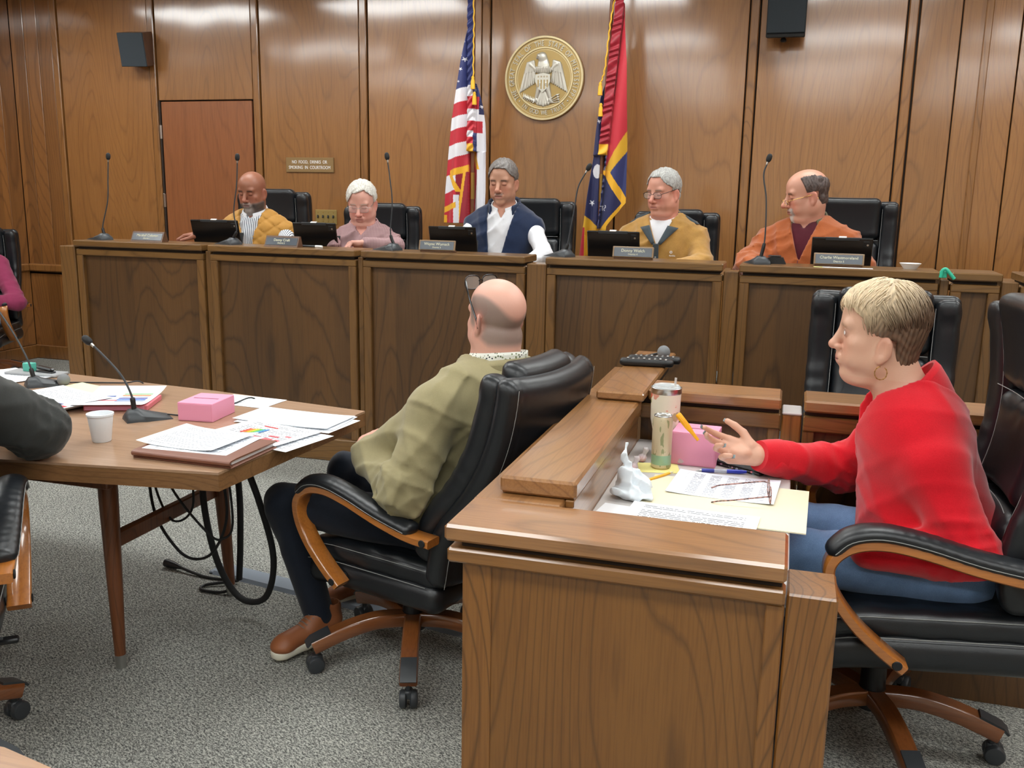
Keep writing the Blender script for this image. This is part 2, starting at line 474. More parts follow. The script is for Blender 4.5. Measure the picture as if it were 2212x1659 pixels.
def np_mesh(name, V, Q, mats, col=None, smooth=True):
    me = bpy.data.meshes.new(name)
    nv, nf = len(V), len(Q)
    me.vertices.add(nv); me.vertices.foreach_set('co', np.asarray(V, np.float32).ravel())
    k = Q.shape[1]
    me.loops.add(nf * k); me.loops.foreach_set('vertex_index', np.asarray(Q, np.int32).ravel())
    me.polygons.add(nf); me.polygons.foreach_set('loop_start', np.arange(0, nf * k, k, dtype=np.int32))
    me.polygons.foreach_set('use_smooth', np.full(nf, smooth))
    me.update(calc_edges=True)
    for m in (mats if isinstance(mats, (list, tuple)) else [mats]): me.materials.append(m)
    if col is not None:
        at = me.color_attributes.new('Col', 'FLOAT_COLOR', 'POINT')
        c = np.ones((nv, 4), np.float32); c[:, :3] = col
        at.data.foreach_set('color', c.ravel())
    return me
def relax(V, Q, it=1, w=.5):
    for _ in range(it):
        acc = np.zeros_like(V); cnt = np.zeros(len(V))
        for a in range(4):
            b = (a + 1) % 4
            np.add.at(acc, Q[:, a], V[Q[:, b]]); np.add.at(cnt, Q[:, a], 1)
            np.add.at(acc, Q[:, b], V[Q[:, a]]); np.add.at(cnt, Q[:, b], 1)
        V = V * (1 - w) + w * acc / np.maximum(cnt, 1)[:, None]
    return V
def vol_obj(name, vol, mats, parent=None, colf=None, it=1, loc=None, rot=None):
    V, Q = vol.mesh()
    if it: V = relax(V, Q, it)
    return link(name, np_mesh(name, V, Q, mats, colf(V) if colf else None), parent, loc, rot)
# ------------------------------------------------------------------ the room
YB = 6.58            # face of the back wall panels
XL, XR, YF, ZC = -6.36, 3.6, -4.2, 3.1
struct('floor', MB().box(XL - .1, XR + .1, YF - .1, YB + .2, -.06, 0, 0), M['carpet'])
struct('ceiling', MB().box(XL - .1, XR + .1, YF - .1, YB + .2, ZC, ZC + .05, 0), M['ceiling'])
wb = struct('wall_back', MB().box(XL - .1, XR + .1, YB + .03, YB + .2, -.02, ZC, 0), M['dark_gap'])
cuts = [-6.36, -5.905, -4.975, -4.045, -3.14, -2.18, -1.25, -.335, .625]
def panel(u0, u1, z0, z1, m, parent=wb, d=.03):
    return bx('panel', u0, u1, YB, YB + d, z0, z1, m, parent, .003)
def strip(u, z0=0.0):
    # raised batten between two dark grooves
    return bx('batten', u - .030, u + .026, YB - .014, YB + .02, z0, ZC, M['trim'], wb, .006)
for i in range(8):
    u0, u1 = cuts[i], cuts[i + 1]
    a, b = u0 + (.036 if i else 0), u1 - .040
    if i == 0:
        for k in range(3):
            w = (b - a) / 3
            panel(a + k * w + .002, a + (k + 1) * w - .002, .83, ZC, M['wall_plank'])
        panel(a, b, 0, .75, M['wall_plank'])
    elif i == 2:
        panel(a, b, 2.185, ZC, M['wall'])
    else:
        panel(a, b, .83 if i == 1 else 0, ZC, M['wall'])
        if i == 1: panel(a, b, 0, .75, M['wall_plank'])
for u in cuts[1:]: strip(u)
pl = [.661, .905, 1.055, 1.245, 1.42, 1.66, 1.84, 2.07, 2.3, 2.52, 2.76, 3.0, 3.3, 3.6]
for a, b in zip(pl[:-1], pl[1:]): panel(a + .004, b - .004, 0, ZC, M['wall'], d=.03)
for u in (1.055, 1.42, 2.07, 2.76): bx('batten', u - .022, u + .022, YB - .012, YB + .02, 0, ZC, M['trim'], wb, .005)
d1 = struct('door_1', MB().box(-4.925, -4.10, YB + .004, YB + .028, .3, 2.175, .002), M['door'])
for z in (1.94, 1.40):
    bx('hinge', -4.944, -4.926, YB - .012, YB + .004, z - .055, z + .055, M['steel'], d1, .003)
bx('door_frame', -4.945, -4.93, YB - .004, YB + .028, .3, 2.185, M['dark_gap'], d1, .001)
bx('chair_rail', XL, -4.2, YB - .028, YB + .02, .77, .835, M['trim'], wb, .01)
struct('baseboard_back', MB().box(XL, -4.2, YB - .02, YB + .0, 0, .12, .006), M['trim'])
wl = struct('wall_left', MB().box(XL - .15, XL - .03, YF - .1, YB + .2, -.02, ZC, 0), M['dark_gap'])
y = YB - .002; k = 0
while y > YF:
    w = (.15, .21, .18, .24)[k % 4]; k += 1
    bx('plank', XL - .03, XL, y - w + .003, y, .83, ZC, M['wall_plank'], wl, .003)
    bx('plank', XL - .03, XL, y - w + .003, y, .12, .77, M['wall_plank'], wl, .003)
    y -= w
bx('chair_rail', XL - .01, XL + .028, YF, YB - .03, .77, .835, M['trim'], wl, .01)
struct('baseboard_left', MB().box(XL, XL + .02, YF, YB - .02, 0, .12, .006), M['trim'])
struct('wall_right', MB().box(XR, XR + .12, YF - .1, YB + .2, -.02, ZC, 0), M['wall'])
struct('wall_front', MB().box(XL - .1, XR + .1, YF - .12, YF, -.02, ZC, 0), M['paint'])
struct('bench_platform', MB().box(-4.17, XR, 4.66, YB, 0, .30, .004), M['carpet'])  # carpeted platform that raises the seats behind the bench
# ceiling troffers: rows run along the bench, they shine in the varnished wall
for vy in (5.25, 2.95, .55, -1.9):
    for ux in (-5.35, -3.45, -1.55, .35, 2.25):
        t = thing('ceiling_light', 'rectangular fluorescent ceiling light set in the white ceiling above the room', 'light', (ux, vy, ZC), group='ceiling lights')
        f = MB()
        f.box(-.64, .64, -.32, -.29, -.02, .004, .002).box(-.64, .64, .29, .32, -.02, .004, .002).box(-.64, -.61, -.29, .29, -.02, .004, .002).box(.61, .64, -.29, .29, -.02, .004, .002)
        obj('frame', f, M['white'], t)
        bx('lens', -.61, .61, -.29, .29, -.014, -.004, M['lens'], t, .001)
# ------------------------------------------------------------------ judges' bench: one unit for each seat
BU = [(-4.059, -3.190), (-3.143, -2.240), (-2.198, -1.294), (-1.177, -.309), (-.226, .647), (.70, .90), (.985, 1.9)]
ZB = 1.19
BL = ['oak bench unit at the far left end of the raised bench', 'oak bench unit second from the left under the man in the plaid shirt', 'oak bench unit in the middle under the man in the navy vest',
      'oak bench unit under the man in the tan fleece', 'oak bench unit under the man in the orange fleece', 'narrow oak bench unit beside the small teal clip', 'oak bench unit at the far right edge behind the black chair']
for (u0, u1), lab in zip(BU, BL):
    t = thing('bench_unit', lab, 'bench', (u0, 4.57, 0), group='units of the raised bench')
    w = u1 - u0
    bx('cap_board', -.004, w + .004, -.03, .21, ZB - .036, ZB, M['bench_rail'], t, .005)
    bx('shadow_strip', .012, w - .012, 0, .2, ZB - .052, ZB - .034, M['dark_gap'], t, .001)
    bx('top_rail', 0, w, -.012, .03, ZB - .088, ZB - .052, M['bench_rail'], t, .004)
    for x in (0, w - .045): bx('stile', x, x + .045, -.012, .03, .13, ZB - .088, M['bench_post'], t, .004)
    bx('panel', .045, w - .045, .012, .03, .13, ZB - .088, M['bench'], t, .001)
    bx('base_rail', 0, w, -.02, .03, 0, .13, M['bench_rail'], t, .005)
    bx('work_surface', 0, w, .2, .70, 1.09, 1.12, M['bench_rail'], t, .003)
PO = [(-4.174, -4.066, .0), (-3.185, -3.148, .0), (-2.235, -2.203, .0), (-1.288, -1.183, .0), (-.303, -.232, .0), (.654, .693, 0), (.907, .978, 0)]
PL = ['oak end post closing the left end of the bench', 'narrow oak post between the first and second bench units from the left', 'narrow oak post between the second and third bench units', 'wide oak post right of the man in the navy vest',
      'oak post between the fourth and fifth bench units', 'oak post by the small teal clip', 'oak post at the right edge of the bench']
for (u0, u1, _), lab in zip(PO, PL):
    o = bx('bench_post', u0, u1, 4.575 - (.02 if u0 < -4 else 0), 5.25 if u0 < -4 else 4.70, 0, ZB - .037, M['bench_post'], None, .004)
    tag(o, lab, 'post', 'posts of the raised bench')
# ------------------------------------------------------------------ clerk's desk in the foreground
t = thing('clerk_desk', 'large oak clerk desk with stepped ledges in the foreground', 'desk', (0, 0, 0))
Z1 = .84
mb = MB(); mb.box(-.636, .037, 1.675, 1.862, Z1 - .036, Z1, .006); obj('front_ledge', mb, M['desk_x'], t)
bx('side_ledge', -.636, -.436, 1.862, 3.56, Z1 - .036, Z1, M['desk_y'], t, .005)
bx('upper_ledge', -.588, -.412, 1.902, 2.822, Z1 + .002, Z1 + .042, M['desk_y'], t, .006)
bx('upper_ledge', -.545, -.397, 2.757, 3.56, Z1 + .044, Z1 + .07, M['desk_y'], t, .005)
bx('back_ledge', -.396, .006, 2.842, 3.0, Z1 + .034, Z1 + .07, M['desk_x'], t, .006)
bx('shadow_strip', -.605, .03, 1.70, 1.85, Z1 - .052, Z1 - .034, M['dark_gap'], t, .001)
bx('top_rail', -.632, .037, 1.682, 1.73, Z1 - .084, Z1 - .052, M['desk_edge'], t, .005)
bx('front_panel', -.60, .005, 1.702, 1.73, 0, Z1 - .084, M['desk'], t, .001)
bx('stile', -.603, -.54, 1.699, 1.72, 0, Z1 - .084, M['desk_post'], t, .001)
bx('stile', .003, .037, 1.690, 1.73, 0, Z1 - .085, M['desk_post'], t, .003)
bx('corner_post', .040, .131, 1.692, 1.82, 0, .78, M['desk_post'], t, .004)
bx('side_rail', -.632, -.57, 1.73, 3.5, Z1 - .084, Z1 - .052, M['desk_y'], t, .005)
bx('side_panel', -.60, -.57, 1.73, 3.5, 0, Z1 - .084, M['desk'], t, .001)
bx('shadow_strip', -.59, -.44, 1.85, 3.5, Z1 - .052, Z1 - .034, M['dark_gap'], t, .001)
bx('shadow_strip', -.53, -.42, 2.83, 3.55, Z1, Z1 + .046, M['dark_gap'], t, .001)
bx('inner_panel', -.436, -.424, 1.75, 2.84, .70, Z1 - .018, M['desk_y'], t, .001)
bx('inner_rail', -.436, -.416, 1.9, 2.84, Z1 - .016, Z1 + .001, M['desk_edge'], t, .002)
bx('back_panel', -.424, .0, 2.90, 2.93, 0, Z1 - .03, M['bench'], t, .001)
bx('back_rail', -.424, .006, 2.862, 2.93, Z1 - .03, Z1 + .018, M['bench_rail'], t, .004)
bx('shadow_strip', -.424, .0, 2.875, 2.99, Z1 + .018, Z1 + .036, M['dark_gap'], t, .001)
bx('stile', -.03, .006, 2.875, 2.93, .2, Z1 - .03, M['bench_post'], t, .003)
bx('corner_post', .010, .068, 2.87, 2.98, 0, Z1 + .015, M['desk_post'], t, .004)
bx('post_cap', .010, .068, 2.868, 2.98, Z1 + .0155, Z1 + .024, M['laminate'], t, .003)
bx('work_surface', -.424, .045, 1.73, 2.875, .715, .738, M['laminate'], t, .003)
t2 = thing('side_desk', 'low oak desk front behind the woman in red', 'desk', (.072, 2.842, 0))
bx('ledge', 0, .80, 0, .16, Z1 + .034, Z1 + .07, M['desk_x'], t2, .006)
bx('shadow_strip', .004, .78, .035, .15, Z1 + .018, Z1 + .036, M['dark_gap'], t2, .001)
bx('top_rail', 0, .80, .02, .08, Z1 - .03, Z1 + .018, M['bench_rail'], t2, .004)
bx('stile', 0, .035, .03, .08, 0, Z1 - .03, M['bench_post'], t2, .003)
bx('panel', .035, .80, .05, .08, 0, Z1 - .03, M['bench'], t2, .001)
# dark rail low behind the woman's chair
o = bx('floor_rail', .40, 1.6, 2.95, 3.0, .06, .13, M['bench_rail'], None, .006); tag(o, 'low dark wooden rail on the carpet behind the woman\'s chair', 'rail')
# ------------------------------------------------------------------ conference table
t = thing('conference_table', 'boat shaped walnut conference table covered with papers', 'table', (0, 0, 0))
poly = [(-1.455, 2.10), (-1.40, 2.905), (-2.10, 3.01), (-2.87, 3.085), (-3.6, 3.02), (-4.34, 2.905), (-4.28, 2.10), (-3.6, 1.97), (-2.87, 1.93), (-2.1, 2.005)]
mb = MB(); mb.prism([(x, y) for x, y in poly], .733, .74); obj('tabletop', mb, M['table'], t)
mb = MB(); mb.prism([(x, y) for x, y in poly], .686, .7325); obj('edge_band', mb, M['table_edge'], t)
for (bx_, by_), (tx, ty) in {(-1.951, 2.249): (-1.975, 2.275), (-1.93, 2.83): (-1.945, 2.80), (-3.85, 2.25): (-3.82, 2.27), (-3.85, 2.83): (-3.82, 2.80)}.items():
    a, b = Vector((tx, ty, .69)), Vector((bx_, by_, .03))
    lg = obj('leg', MB().tube([a, a.lerp(b, .25), a.lerp(b, .6), b], [.031, .029, .024, .0165], 20), M['table_leg'], t)
    c = b + (b - a).normalized() * .03
    obj('ferrule', MB().tube([b + (a - b) * .02, c], [.0178, .016], 20), M['steel'], lg)
obj('stretcher', MB().box(-1.972, -1.944, 2.27, 2.82, .395, .445, .004), M['table_leg'], t)
obj('stretcher', MB().box(-3.85, -3.82, 2.27, 2.82, .395, .445, .004), M['table_leg'], t)
mb = MB(); mb.box(-3.9, -1.93, 2.22, 2.25, .60, .687, .003); obj('apron', mb, M['table_leg'], t)
mb = MB(); mb.box(-3.9, -1.93, 2.80, 2.83, .60, .687, .003); obj('apron', mb, M['table_leg'], t)
mb = MB(); mb.box(-2.01, -1.90, 2.25, 2.80, .62, .687, .003); obj('apron', mb, M['table_leg'], t)
# corner of the nearest wooden table, bottom left
t = thing('near_table', 'corner of a light oak table at the bottom left edge', 'table', (0, 0, 0))
mb = MB(); mb.prism([(-1.9, .2), (-.80, .2), (-.845, .878), (-.99, .905), (-1.9, .84)], .70, .74); obj('tabletop', mb, M['desk_x'], t)
for x, y in ((-.95, .3), (-1.8, .3), (-1.8, .75)): obj('leg', MB().tube([(x, y, .70), (x, y, 0)], [.03, .02], 12), M['table_leg'], t)

# ------------------------------------------------------------------ executive chairs
def backcurve(z):           # forward offset of the back along its height: lumbar bulge, head leaning forward a little
    return .045 * np.exp(-((z - .17) / .15) ** 2) + .05 * np.clip((z - .45) / .3, 0, 1) ** 2
def bwarp(X, Y, Z):
    return X, Y - backcurve(Z) - .55 * X * X, Z + 0 * X
def chair_parts():
    P_ = {}
    h = .008
    def vol(z0, z1): return Vol(axis(-.31, .31, h), axis(-.13, .24, h), axis(z0, z1, h))
    v = vol(-.06, .82)
    v.rbox((0, -.03, .37), (.262, .038, .385), .036, warp=bwarp)
    v.fn(lambda X, Y, Z, F: F + .004 * np.exp(-((np.abs(X) - .215) / .006) ** 2) * (Y < backcurve(Z) + .55 * X * X - .03))
    P_['back_shell'] = v.mesh()
    v = vol(-.06, .82)
    for sx in (-1, 1):
        v.rbox((sx * .213, .026, .39), (.047, .040, .345), .034, warp=bwarp)
    v.fn(lambda X, Y, Z, F: F + .0012 * np.sin(Z * 75 + 3 * np.sin(Z * 17)) * (np.abs(X) > .19))
    P_['side_bolster'] = v.mesh()
    v = vol(.45, .86)
    v.rbox((0, .030, .645), (.166, .048, .122), .040, warp=bwarp)
    v.fn(lambda X, Y, Z, F: F + .0016 * np.sin(X * 60 + 4 * np.sin(Z * 23) + 2 * np.sin(X * 19)) * np.clip((.60 - Z) / .08, 0, 1))
    P_['head_pillow'] = v.mesh()
    v = vol(.2, .58)
    v.rbox((0, .034, .395), (.164, .046, .125), .042, warp=bwarp)
    v.fn(lambda X, Y, Z, F: F + .002 * np.sin(Z * 70 + 5 * np.sin(X * 21)) * np.clip((Z - .42) / .08, 0, 1))
    P_['back_cushion'] = v.mesh()
    v = vol(-.06, .3)
    v.rbox((0, .036, .125), (.164, .048, .135), .044, warp=bwarp)
    P_['lumbar_cushion'] = v.mesh()
    # seat, local z measured from the floor
    def swarp(X, Y, Z): return X, Y + 0 * X, Z + .55 * np.clip(Y - .15, 0, 1) ** 2 * 1.6 + .10 * np.clip(Y + .1, -1, 0) ** 2 + 0 * X
    v = Vol(axis(-.31, .31, h), axis(-.31, .36, h), axis(.30, .58, h))
    v.rbox((0, .02, .385), (.262, .270, .05), .045, warp=swarp)
    P_['seat_base'] = v.mesh()
    v = Vol(axis(-.31, .31, h), axis(-.31, .36, h), axis(.30, .58, h))
    v.rbox((0, .025, .452), (.250, .265, .040), .036, warp=swarp)
    v.fn(lambda X, Y, Z, F: F + .004 * np.exp(-((np.abs(X) - .185) / .007) ** 2) * (Z > .45) + .0015 * np.sin(Y * 55 + 3 * np.sin(X * 20)))
    P_['seat_cushion'] = v.mesh()
    out = {k: np_mesh(k, relax(a, q, 1), q, M['leather']) for k, (a, q) in P_.items()}
    mb = MB()                                                     # stitching along bolsters and pillow
    for sx in (-1, 1):
        for xx, off in ((.251, .034), (.172, .061)):
            pts = []
            for z in np.linspace(.06, .70, 20): pts.append((sx * xx, off + backcurve(z) + .55 * xx * xx, z))
            mb.tube(pts, .0011, 5)
    for z in (.523, .268):
        mb.tube([(x, .079 + backcurve(z) + .55 * x * x, z) for x in np.linspace(-.16, .16, 12)], .0011, 5)
    for sx in (-1, 1):
        mb.tube([(sx * .236, -.066 + backcurve(z) + .55 * .236 ** 2, z) for z in np.linspace(.0, .74, 20)], .0011, 5)
    out['stitching'] = mesh_of('stitching', mb.v, mb.f, M['stitch'], smooth=60)
    mb = MB()
    for sx in (-1, 1):
        for zz, dy in ((.478, .252), (.43, .268)):
            mb.tube([(sx * zz2, y, zz - .88 * max(0, y - .15) ** 2 - .1 * min(0, y + .1) ** 2) for y, zz2 in [(yy, .2475 if zz > .45 else .2585) for yy in np.linspace(-.2, .27, 18)]], .0011, 5)
    out['seat_stitching'] = mesh_of('seat_stitching', mb.v, mb.f, M['stitch'], smooth=60)
    # arms: a bent wooden loop in the y-z plane
    path = catmull([(-.255, .600), (-.17, .605), (-.06, .63), (.06, .668), (.15, .685), (.22, .673), (.262, .630), (.255, .565), (.215, .495), (.155, .43), (.095, .378)], 6)
    sect = [(-.026, -.013), (.026, -.013), (.03, -.009), (.03, .009), (.026, .013), (-.026, .013), (-.03, .009), (-.03, -.009)]
    mb = MB().sweep(path, sect); out['armrest'] = mesh_of('armrest', mb.v, mb.f, M['chair_wood'], smooth=45, fix=True)
    v = Vol(axis(-.06, .06, .006), axis(-.25, .34, .006), axis(.55, .78, .006))
    ppath = catmull([(-.17, .626), (-.06, .652), (.06, .690), (.15, .708), (.215, .698), (.252, .668)], 4)
    for i in range(len(ppath) - 1):
        (a, b), (c, d) = ppath[i], ppath[i + 1]
        v.cap((0, a, b), (0, c, d), .021, k=.004, flat=((1, 0, 0), 1.75))
    P1 = v.mesh(); out['arm_pad'] = np_mesh('arm_pad', relax(*P1, 2), P1[1], M['leather_arm'])
    mb = MB()
    for sx in (-1, 1): mb.tube([(sx * .0372, a, b - .004) for a, b in ppath], .0011, 5)
    out['arm_stitching'] = mesh_of('arm_stitching', mb.v, mb.f, M['stitch'], smooth=60)
    for k, (y, z) in enumerate(((-.235, .602), (.112, .394))):
        for sx in (-1, 1):
            mb = MB().lathe([(.0, 0), (.011, 0), (.012, .002), (.010, .004), (0, .004)], 14, Matrix.Translation((sx * .030, y, z)) @ Matrix.Rotation(R(90 * sx), 4, 'Y'), cap=False)
            out['bolt%d%d' % (k, sx)] = mesh_of('bolt', mb.v, mb.f, M['black_matte'], smooth=40)
    # star base
    bp = catmull([(.02, .135), (.12, .142), (.22, .125), (.33, .088)], 4)
    s2 = [(-.022, -.022), (.022, -.022), (.027, -.016), (.027, .016), (.022, .022), (-.022, .022), (-.027, .016), (-.027, -.016)]
    mb = MB().sweep(bp, s2); out['base_leg'] = mesh_of('base_leg', mb.v, mb.f, M['chair_base'], smooth=45, fix=True)
    mb = MB().sweep([(.272, .114 + .011), (.30, .103 + .011), (.328, .092 + .011), (.342, .080 + .008)], [(-.023, .006), (.023, .006), (.024, .013), (-.024, .013)])
    out['leg_cap'] = mesh_of('leg_cap', mb.v, mb.f, M['charcoal'], smooth=45, fix=True)
    mb = MB()
    for sx in (-1, 1):
        mb.lathe([(0, -.011), (.022, -.011), (.027, -.007), (.0275, .005), (.024, .010), (.012, .012), (0, .012)], 22, Matrix.Translation((sx * .016, .322, .0275)) @ Matrix.Rotation(R(90 * sx), 4, 'Y'), cap=False)
    mb.tube([(0, .315, .085), (0, .315, .04)], .009, 10)
    mb.box(-.012, .012, .300, .335, .03, .056, .004)
    out['caster'] = mesh_of('caster', mb.v, mb.f, M['charcoal'], smooth=40)
    mb = MB().lathe([(.0, .10), (.040, .10), (.040, .155), (.034, .16), (.033, .30), (.040, .305), (.040, .335), (0, .335)], 26, cap=False)
    out['gas_column'] = mesh_of('gas_column', mb.v, mb.f, M['black'], smooth=40)
    mb = MB().box(-.10, .10, -.13, .13, .318, .345, .01); mb.box(-.03, .03, -.2, .14, .30, .33, .006)
    mb.tube([(.05, .05, .325), (.18, .06, .318), (.25, .07, .30)], [.006, .006, .011], 8)
    mb.box(.235, .29, .055, .085, .292, .306, .004)
    out['tilt_mechanism'] = mesh_of('tilt_mechanism', mb.v, mb.f, M['black'], smooth=40)
    mb = MB().box(-.03, .03, -.29, -.245, .33, .60, .01); mb.box(-.03, .03, -.27, -.1, .318, .345, .006)
    out['back_bracket'] = mesh_of('back_bracket', mb.v, mb.f, M['black'], smooth=40)
    return out
CH = chair_parts()
def chair(loc, yaw, label, tilt=0.0, spin=0.0, dz=0.0, rec=8.0, full=True, arms=True, up=(0, 0), bs=1.0, group='black executive chairs'):
    """facing local +y; tilt leans seat, arms and back together; rec is the recline of the back"""
    t = thing('executive_chair', label, 'chair', loc, R(yaw), group)
    T = Matrix.Translation(Matrix.Rotation(R(-yaw), 3, 'Z') @ Vector((up[0], up[1], dz))) @ Matrix.Translation((0, 0, .36)) @ Matrix.Rotation(R(tilt), 4, 'X') @ Matrix.Translation((0, 0, -.36))
    def add(n, Mx, parent=t):
        o = link('bolt' if n.startswith('bolt') else n, CH[n], parent); o.matrix_basis = Mx
        if 'stitching' in n: o['kind'] = 'stuff'
        return o
    add('seat_base', T); s = add('seat_cushion', T); add('seat_stitching', Matrix.Identity(4), s)
    B = T @ Matrix.Translation((0, -.235, .44)) @ Matrix.Rotation(R(rec), 4, 'X') @ Matrix.Diagonal((1, 1, bs, 1))
    sh = add('back_shell', B)
    for n in ('side_bolster', 'head_pillow', 'back_cushion', 'lumbar_cushion'): add(n, B)
    add('stitching', Matrix.Identity(4), sh)
    if arms:
        for sx in (-1, 1):
            a = add('armrest', T @ Matrix.Translation((sx * .295, 0, 0)))
            p = add('arm_pad', Matrix.Identity(4), a); add('arm_stitching', Matrix.Identity(4), a)
            for n in ('bolt0-1', 'bolt01', 'bolt1-1', 'bolt11'): add(n, Matrix.Identity(4), a)
    add('tilt_mechanism', T)
    if full:
        c = link('gas_column', CH['gas_column'], t); c.scale = (1, 1, 1)
        for k in range(5):
            l = link('base_leg', CH['base_leg'], t, rot=(0, 0, R(72 * k + spin)))
            link('leg_cap', CH['leg_cap'], l); link('caster', CH['caster'], l)
    return t
# ------------------------------------------------------------------ people
def unit(v): v = np.array(v, float); return v / (np.linalg.norm(v) + 1e-12)
def rot3(yaw=0, pitch=0, roll=0):
    """head axes: yaw to the left, pitch nods down, roll tips towards the right shoulder"""
    return np.array((Matrix.Rotation(R(yaw), 3, 'Z') @ Matrix.Rotation(R(-pitch), 3, 'X') @ Matrix.Rotation(R(roll), 3, 'Y')))
def lerp(a, b, t): return np.array(a, float) * (1 - t) + np.array(b, float) * t
def put_head(v, c, A, o):
    s = o.get('size', 1.0); c = np.array(c, float); fat = o.get('fat', 0.0)
    P_ = lambda p: c + A @ (np.array(p, float) * s)
    def E(p, r, k=.01, op='add', rot=None): v.ell(P_(p), np.array(r if hasattr(r, '__len__') else (r,) * 3) * s, k * s, op, A if rot is None else A @ rot)
    def C(a, b, ra, rb=None, k=.01, op='add', flat=None): v.cap(P_(a), P_(b), ra * s, None if rb is None else rb * s, k * s, op, (A @ np.array(flat[0], float), flat[1]) if flat else None)
    E((0, -.016, .036), (.0745, .096, .084), .01)
    E((0, .012, .045), (.066, .078, .064), .03)
    E((0, .026, -.022), (.061 + fat * .006, .060, .080), .03)
    E((0, .032, -.070), (.050 + fat * .012, .048, .046), .03)
    for sx in (-1, 1):
        E((sx * (.044 + fat * .008), .002, -.062), (.020 + fat * .006, .034, .036), .025)
        E((sx * .042, .052, -.026), (.024, .026, .022), .02)
        E((sx * .036, .052, -.062), (.024 + fat * .004, .028, .026), .02)
    E((0, .074 + o.get('cy', 0), -.104), (.024, .020, .018), .018)
    if fat > .3: E((0, .035, -.118), (.048 * fat + .02, .045, .026), .03)
    if o.get('dchin'): E((0, .026, -.120), (.042, .046, .022), .03)
    C((-.040, .076, .024), (.040, .076, .024), .013, k=.014)
    for sx in (-1, 1):
        E((sx * .0315, .096, .003), (.019, .014, .0125), .010, 'sub')
        E((sx * .0315, .0755, .002), (.0150, .0145, .0128), .003)
    nl = o.get('nose', 1.0)
    C((0, .085, .014), (0, .088 + .025 * nl, -.030), .0095, .0118, .012)
    E((0, .093 + .023 * nl, -.034), (.0128, .0125, .0115), .008)
    for sx in (-1, 1):
        E((sx * .0135, .083 + .018 * nl, -.039), (.0088, .0115, .0085), .005)
        E((sx * .0065, .092 + .019 * nl, -.0475), (.0035, .005, .004), .002, 'sub')
    E((0, .082, -.066), (.026, .020, .022), .016)
    ly = o.get('lipy', 0)
    C((-.019, .0935 + ly, -.0640), (.019, .0935 + ly, -.0640), .0058, k=.008)
    C((-.016, .0935 + ly, -.0745), (.016, .0935 + ly, -.0745), .0068, k=.008)
    for sx in (-1, 1): C((sx * .019, .090, -.044), (sx * .031, .078, -.068), .0022, k=.004, op='sub')
    op = o.get('mouth', 0)
    C((-.023, .1005 + ly, -.0695), (.023, .1005 + ly, -.0695), .0022 + op + ly * .2, k=.003, op='sub', flat=((0, 0, 1), .9))
    for sx in (-1, 1):
        er = np.array(Matrix.Rotation(R(sx * 24), 3, 'Z') @ Matrix.Rotation(R(8), 3, 'X')); ey, ez = .010, -.013 + o.get('earz', 0)
        E((sx * .0775, -.020 + ey, -.004 + ez), (.0085, .020, .033), .006, rot=er)
        E((sx * .075, -.012 + ey, -.030 + ez), (.0085, .011, .013), .006, rot=er)
        E((sx * .087, -.016 + ey, .000 + ez), (.0065, .0115, .020), .005, 'sub', rot=er)
        C((sx * .0845, -.028 + ey, .014 + ez), (sx * .0835, -.026 + ey, -.014 + ez), .0045, .004, .004)
    if o.get('eyes'):
        for sx in (-1, 1):
            C((sx * .0315 - .0115, .0895, .0015), (sx * .0315 + .0115, .0895, .0015), .0060, k=.002, op='sub')
    return P_
